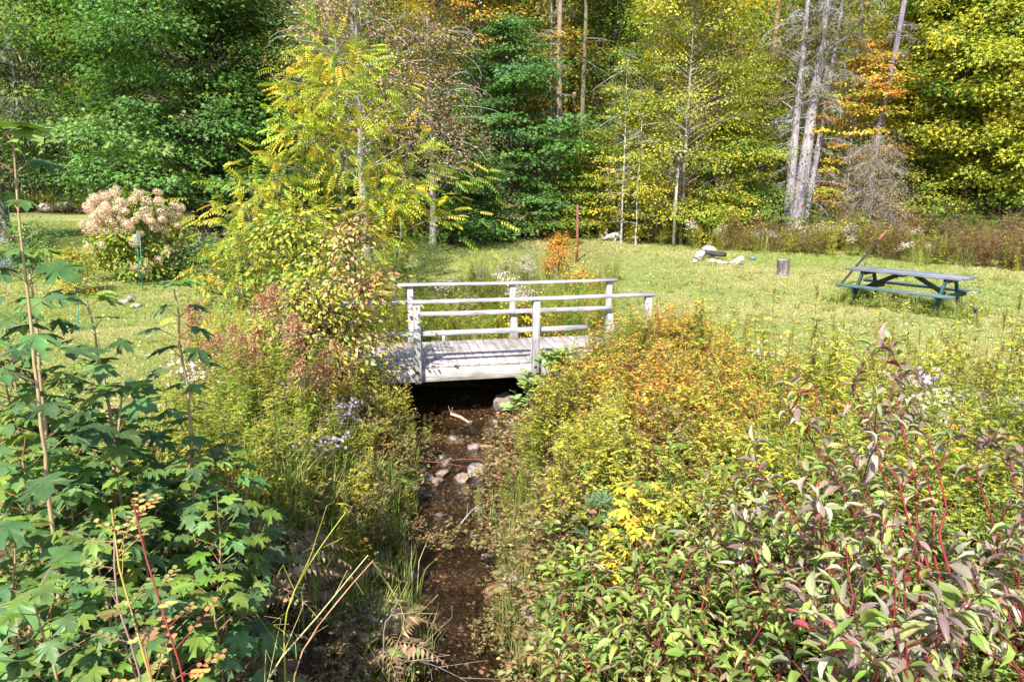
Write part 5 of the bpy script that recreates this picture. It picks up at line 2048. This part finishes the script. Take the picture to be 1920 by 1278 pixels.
arch("long straw coloured stem slanting up across the dark lower bank", [(490, 1260, 2.5), (560, 1200, 2.6), (640, 1100, 2.7), (690, 1040, 2.8)], 411, (.56, .46, .20))
arch("yellow green stem slanting up left of the brook", [(530, 1140, 2.9), (570, 1070, 3.0), (610, 1010, 3.1), (648, 960, 3.2)], 412, (.46, .46, .06))
arch("reddish straw stem just below the long straw coloured one", [(545, 1230, 2.5), (600, 1170, 2.6), (660, 1090, 2.7), (700, 1050, 2.8)], 413, (.50, .28, .14), tw=5)
arch("thin yellow stem curving over the pool", [(730, 1230, 3.6), (770, 1160, 3.7), (740, 1120, 3.75), (726, 1090, 3.8)], 414, (.44, .36, .14), r=.004)
arch("pale twig lying across the left side of the pool", [(720, 1150, 4.0), (760, 1148, 4.1), (822, 1150, 4.2)], 415, (.42, .32, .24), r=.005, tw=3)
arch("dead flower stem bending over the bottom of the pool", [(740, 1235, 3.6), (790, 1235, 3.7), (850, 1262, 3.75), (880, 1280, 3.8)], 416, (.36, .28, .22), r=.004, tw=14)


# ------------------------------------------------------------------ red stemmed dogwood on the right
def dogwood(label, base_px, y, tips, seed, leaf=.060, pal=PURP, r=.009, group="red stemmed dogwoods", nl=1.0, bark=(.27, .04, .045), pal2=OSIER, skip=.3):
    rng = np.random.default_rng(seed)
    b = gbase(base_px, y)
    root = empty("dogwood_shrub", b, label, "dogwood", group)
    st, lf = Soup(), Soup()

    def leafset(c, d, n, size, top):
        """opposite pairs + terminal whorl"""
        for q in range(n):
            a = rng.random() * 2 * PI
            u = nrm(np.cross(d, rdir(rng, 1)[0])[None])[0]
            for sg in (-1, 1):
                dd = nrm((u * sg + d * rng.uniform(.2, .9) + np.array([0, 0, rng.uniform(-.6, .1)]))[None])
                nn = nrm(np.array([[0, 0, 1.0]]) + .5 * rdir(rng, 1) + d * .2)
                cc = c - d * q * .045
                st.stick(cc[None], cc[None] + dd * .012, .0015, .001, bark)
                S = size * rng.uniform(.55, 1.45)
                p_ = pal if (rng.random() < top) else pal2
                lf.put(L_DOG, cc[None] + dd * .012, frames(nn, dd), np.array([[S * rng.uniform(.5, .95), S, S * rng.uniform(.3, 4)]]), pick(rng, p_, 1, .12))
    for (px, py, ty) in tips:
        t = at_y(px, py, ty) - b
        mid = t * .5 + np.array([rng.normal(0, .08), rng.normal(0, .06), .12 * np.linalg.norm(t)])
        P = bez(np.array([rng.normal(0, .05), rng.normal(0, .05), -.05]), mid, t, 9)
        P[1:-1] += rng.normal(0, .015, (7, 3))
        st.tube(P, np.linspace(r, r * .28, 9), np.array(bark) * rng.uniform(.8, 1.3), 6)
        leafset(P[-1], nrm((P[-1] - P[-2])[None])[0], 3, leaf, .95)
        for i in range(2, 9):
            for rep in range(3):
                if rng.random() < skip:
                    continue
                d = nrm((P[i] - P[i - 1])[None])[0]
                sd = nrm((np.cross(d, rdir(rng, 1)[0]) + d * .7 + np.array([0, 0, .35]))[None])[0]
                L = rng.uniform(.15, .42) * (1.2 - .08 * i)
                e = P[i] + sd * L
                m2 = (P[i] + e) / 2 + rng.normal(0, .02, 3)
                B = bez(P[i], m2, e, 4)
                st.tube(B, np.linspace(r * .32, .0018, 4), (np.array(bark) * rng.uniform(.7, 1.2)) if rng.random() < .45 else np.array((.13, .06, .045)), 5)
                topf = .25 + .6 * (i / 8)
                leafset(e, sd, rng.integers(2, 5), leaf, topf)
                leafset(m2, sd, 1, leaf * .9, topf)
    st.build("stems", M_STEM, root, True)
    lf.build("foliage", M_LEAFD, root)
    return root


_v = [(0, 0, 0), (-.13, .12, .04), (.13, .12, .04), (-.24, .38, .075), (.24, .38, .075), (-.19, .68, .04), (.19, .68, .04), (0, 1, -.12), (0, .4, 0), (0, .7, -.03)]
L_DOG = tmpl(_v, [(0, 8, 1), (1, 8, 3), (0, 2, 8), (2, 4, 8), (3, 8, 9), (3, 9, 5), (8, 4, 9), (4, 6, 9), (5, 9, 7), (9, 6, 7)])

dogwood("tallest red stemmed dogwood with purplish leaves reaching over the meadow at right", 1790, 2.6,
        [(1690, 690, 3.0), (1600, 720, 3.0), (1480, 770, 2.9), (1560, 860, 2.7), (1640, 800, 2.7), (1740, 820, 2.6), (1700, 760, 3.0)], 501, skip=.58)
dogwood("dogwood at the right edge with grey violet leaf tips", 1930, 2.5,
        [(1890, 850, 2.7), (1830, 880, 2.6), (1920, 930, 2.4), (1880, 1030, 2.2), (1830, 1100, 2.2), (1945, 810, 2.8)], 502, skip=.58)
dogwood("low dogwood with long red horizontal branches in front at right", 1700, 2.4,
        [(1420, 870, 3.0), (1380, 960, 2.9), (1470, 940, 2.6), (1540, 960, 2.5), (1620, 900, 2.5), (1660, 980, 2.3)], 503, skip=.58)
dogwood("dogwood with mixed grey and green leaves left of the red branches", 1480, 2.9,
        [(1330, 960, 3.4), (1300, 1020, 3.2), (1400, 1010, 3.0), (1440, 940, 3.1), (1510, 1010, 2.7), (1560, 1060, 2.5)], 504, skip=.5, pal=PURP[1:4] + OSIER[:2])
dogwood("green leaved dogwood nearest the pool on the right bank", 1180, 3.5,
        [(1080, 1040, 4.0), (1050, 1120, 3.8), (1120, 1100, 3.6), (1180, 1060, 3.7), (1240, 1050, 3.5), (1150, 1190, 3.2)], 505, pal=OSIER, pal2=OSIER, leaf=.066)
dogwood("leafy green dogwood at the bottom middle beside the brook", 1130, 2.9,
        [(1060, 1180, 3.3), (1100, 1240, 2.9), (1180, 1230, 2.8), (1240, 1160, 2.9), (1040, 1250, 3.0)], 506, pal=OSIER, pal2=OSIER, leaf=.066)
dogwood("green dogwood at the bottom edge in front of the yellow seedling", 1350, 2.7,
        [(1270, 1110, 3.0), (1330, 1080, 3.0), (1390, 1120, 2.8), (1300, 1200, 2.6), (1400, 1220, 2.4), (1460, 1160, 2.4)], 507, skip=.45, pal=OSIER, pal2=OSIER, leaf=.066)
dogwood("green and grey dogwood at the bottom right of the picture", 1620, 2.0,
        [(1520, 1150, 2.2), (1600, 1120, 2.1), (1680, 1100, 2.0), (1560, 1230, 1.9), (1700, 1210, 1.8), (1780, 1180, 1.8), (1640, 1230, 1.8)], 508, skip=.5, pal=PURP + OSIER[:1], leaf=.066)
stuff("right_bank_thicket", "mixed low leafy growth under the dogwoods on the right bank",
      [('osier', 260, .1, 5.5, 1.6, 5.0, lambda x, y: (bankd(x, y) > .75) * .9, .5, 1.05),
       ('rodg', 90, 1.5, 6.5, 2.4, 5.0, lambda x, y: (bankd(x, y) > 1.2) * .8, .6, 1.0),
       ('bram', 120, .1, 4.5, 2.0, 5.0, lambda x, y: (bankd(x, y) > .6) * .8, .6, 1.1)], M_LEAF, 16)


# broad leaved shoots by the bridge beam
def shoot(label, px, py, y, H, seed, n=7, leaf=.13, pal=None):
    rng = np.random.default_rng(seed)
    t = at_y(px, py, y)
    g = float(gz(t[0], y))
    root = empty("leafy_shoot", (t[0], y, g), label, "shoot", "pale green leafy shoots at the bridge")
    st, lf = Soup(), Soup()
    h = t[2] - g
    for k in range(n):
        a = rng.random() * 2 * PI
        e = np.array([math.cos(a) * rng.uniform(.02, .22), math.sin(a) * rng.uniform(.02, .15), h * rng.uniform(.72, 1.0)])
        P = bez(np.zeros(3), np.array([e[0] * .2, e[1] * .2, h * .6]), e, 6)
        st.tube(P, np.linspace(.006, .003, 6), (.28, .28, .12), 5)
        m = 9
        al = rng.random(m) * 2 * PI
        d = np.stack([np.cos(al), np.sin(al), rng.uniform(.1, .8, m)], 1)
        Pp = P[-1] + (P[-2] - P[-1]) * rng.random((m, 1)) * 1.6
        lf.put(L_DOG, Pp, frames(np.array([0, -.25, 1.0]) + .35 * rdir(rng, m), d), np.stack([np.full(m, leaf * 1.15), leaf * rng.uniform(.7, 1.1, m), np.full(m, leaf)], 1),
               pick(rng, pal or [((.26, .38, .12), 3), ((.34, .44, .16), 2)], m, .1))
    st.build("stems", M_STEM, root, True)
    lf.build("foliage", M_LEAFB, root)


shoot("pale green leafy shoot in front of the second near bridge post", 1040, 650, 8.35, 1, 601, n=14, leaf=.14)
shoot("lower pale green shoot hiding the foot of the second near bridge post", 992, 698, 8.1, 1, 602, n=14, leaf=.14)
shoot("small green shoot below the bridge beam at its right", 968, 735, 8.0, 1, 603, n=8, leaf=.11)


# yellow maple seedling, pine seedling
def yellow_maple():
    pth = stem_path([(1180, 1060, 3.9), (1190, 990, 3.95), (1195, 925, 4.0)])
    sapling("small bright yellow maple seedling on the right bank", pth, 610, leaf=.10, gap=.05, r0=.006, nside=3, spread=1.6, group=None,
            pal=[((.75, .56, .05), 4), ((.68, .46, .05), 2), ((.60, .56, .08), 2)], bark=(.3, .25, .12), leaf_from=.45)


yellow_maple()
sapling("second yellow maple seedling, lower, left of the first", stem_path([(1150, 1120, 3.8), (1160, 1050, 3.85), (1165, 1010, 3.9)]), 611, leaf=.09, gap=.05, r0=.005, nside=3,
        spread=1.5, group=None, pal=[((.72, .54, .05), 4), ((.5, .48, .08), 2)], bark=(.3, .25, .12), leaf_from=.5)


def pine_seedling():
    b, sc = top_at(1122, 950, 4.4, 1)
    t = at_y(1122, 950, 4.4)
    h = t[2] - b[2]
    rng = np.random.default_rng(612)
    root = empty("pine_seedling", b, "soft blue green pine seedling left of the yellow maple", "pine seedling")
    st, nd = Soup(), Soup()
    st.tube([(0, 0, 0), (0.01, 0, h)], [.01, .004], (.2, .16, .1), 6)
    for z in np.linspace(.35, 1, 5) * h:
        for q in range(5):
            a = rng.random() * 2 * PI
            L = (.25 * (1.15 - z / h) + .04)
            e = np.array([math.cos(a) * L, math.sin(a) * L, z + L * .5])
            st.stick(np.array([[0, 0, z]]), e[None], .004, .002, (.2, .16, .1))
            m = 60
            f = rng.uniform(.3, 1, m)[:, None]
            P = np.array([[0, 0, z]]) * (1 - f) + e * f
            d = nrm(rdir(rng, m) + nrm(e[None]) * .9)
            nd.put(L_LANCE, P, frames(rdir(rng, m), d), np.stack([np.full(m, .03), rng.uniform(.06, .1, m), np.full(m, .03)], 1), pick(rng, [((.13, .24, .12), 1), ((.18, .28, .14), 1)], m))
    st.build("stem", M_STEM, root)
    nd.build("needles", M_NEEDLE, root)


pine_seedling()


# branches lying in the stream
def driftwood():
    rng = np.random.default_rng(620)
    p0 = gpt(1146, 452)
    s = Soup()
    c0 = (.50, .47, .42)
    s.tube([(-.35, 0, .08), (-.1, .02, .16), (.15, 0, .22), (.42, .03, .12)], [.05, .09, .12, .05], c0, 8, .5, rng, True)
    s.tube([(-.1, 0, .15), (-.22, .03, .33), (-.15, .05, .46)], [.06, .05, .02], c0, 6, .5, rng)
    s.tube([(.1, 0, .2), (.3, .02, .34), (.42, .05, .28)], [.05, .04, .02], c0, 6, .5, rng)
    s.tube([(-.3, 0, .1), (-.4, -.05, .26)], [.05, .02], c0, 6, .5, rng)
    s.tube([(.2, 0, .15), (.1, -.15, .0)], [.05, .03], c0, 6, .5, rng)
    o = s.build("bleached_stump", M_BARK)
    o.location = p0
    tag(o, "bleached white twisted root of dead wood alone at the far lawn edge", "dead wood")
    # weathered box on a grey post in the wood
    y0 = 24.6
    pb = gbase(1262, y0)
    t = at_y(1264, 306, y0)
    h = t[2] - pb[2]
    root = empty("nest_box", pb, "weathered wooden box on a grey post at the wood's edge in front of the beech", "nest box")
    s = Soup()
    s.tube([(0, 0, -.1), (.02, 0, h * .5), (.03, 0, h)], [.06, .055, .05], (.38, .34, .31), 8, .15, rng, True)
    s.build("post", M_BARK, root)
    s = Soup()
    s.box(.08, 0, h + .19, .34, .26, .38, (.20, .15, .14))
    s.build("box", M_WOODV, root)
    s = Soup()
    s.box(.08, -.04, h + .405, .46, .40, .04, (.40, .36, .33), R=[[1, 0, 0], [0, .98, -.17], [0, .17, .98]])
    s.build("roof", M_WOOD, root)
    s = Soup()
    s.tube([(.12, -.128, h + .20), (.12, -.134, h + .20)], [.05, .05], (.01, .01, .01), 12, cap=True)
    s.build("entrance_hole", M_PLAIN, root)
    s = Soup()
    a, b = at_y(846, 776, 8.5), at_y(880, 792, 8.35)
    s.tube(np.array([a, (a + b) / 2 + [0, 0, .02], b]) - a, [.022, .02, .014], (.44, .33, .26), 7)
    s.stick(np.zeros((3, 3)), rdir(rng, 3) * .12, .007, .003, (.44, .33, .26))
    o = s.build("driftwood_branch", M_BARK)
    o.location = a
    tag(o, "broken pale branch lying before the dark gap under the bridge", "branch")
    for k, (p, q, lab) in enumerate((((780, 885), (900, 905), "reddish twig lying across the stream above the cascade"), ((850, 880), (930, 890), "second reddish twig beside the rounded boulder"),
                                     ((905, 955), (1010, 985), "reddish dead stem lying down the right bank"), ((860, 1010), (905, 965), "pale bleached twig at the right water edge"))):
        A, B = gpt(*p), gpt(*q)
        A[2] += .12
        B[2] += .14
        s = Soup()
        Q = bez(np.zeros(3), (B - A) / 2 + [0, 0, .06], B - A, 7)
        c = (.22, .07, .05) if k < 3 else (.5, .44, .36)
        s.tube(Q, np.linspace(.008, .003, 7), c, 5)
        for i in (2, 3, 4, 5):
            s.stick(Q[i][None], (Q[i] + rdir(rng, 1)[0] * .14)[None], .003, .0015, c)
        o = s.build("fallen_twig", M_STEM)
        o.location = A
        tag(o, lab, "twig", "twigs fallen in the brook")


driftwood()
n_tri = sum(len(m.polygons) for m in bpy.data.meshes)
print("tris", n_tri)
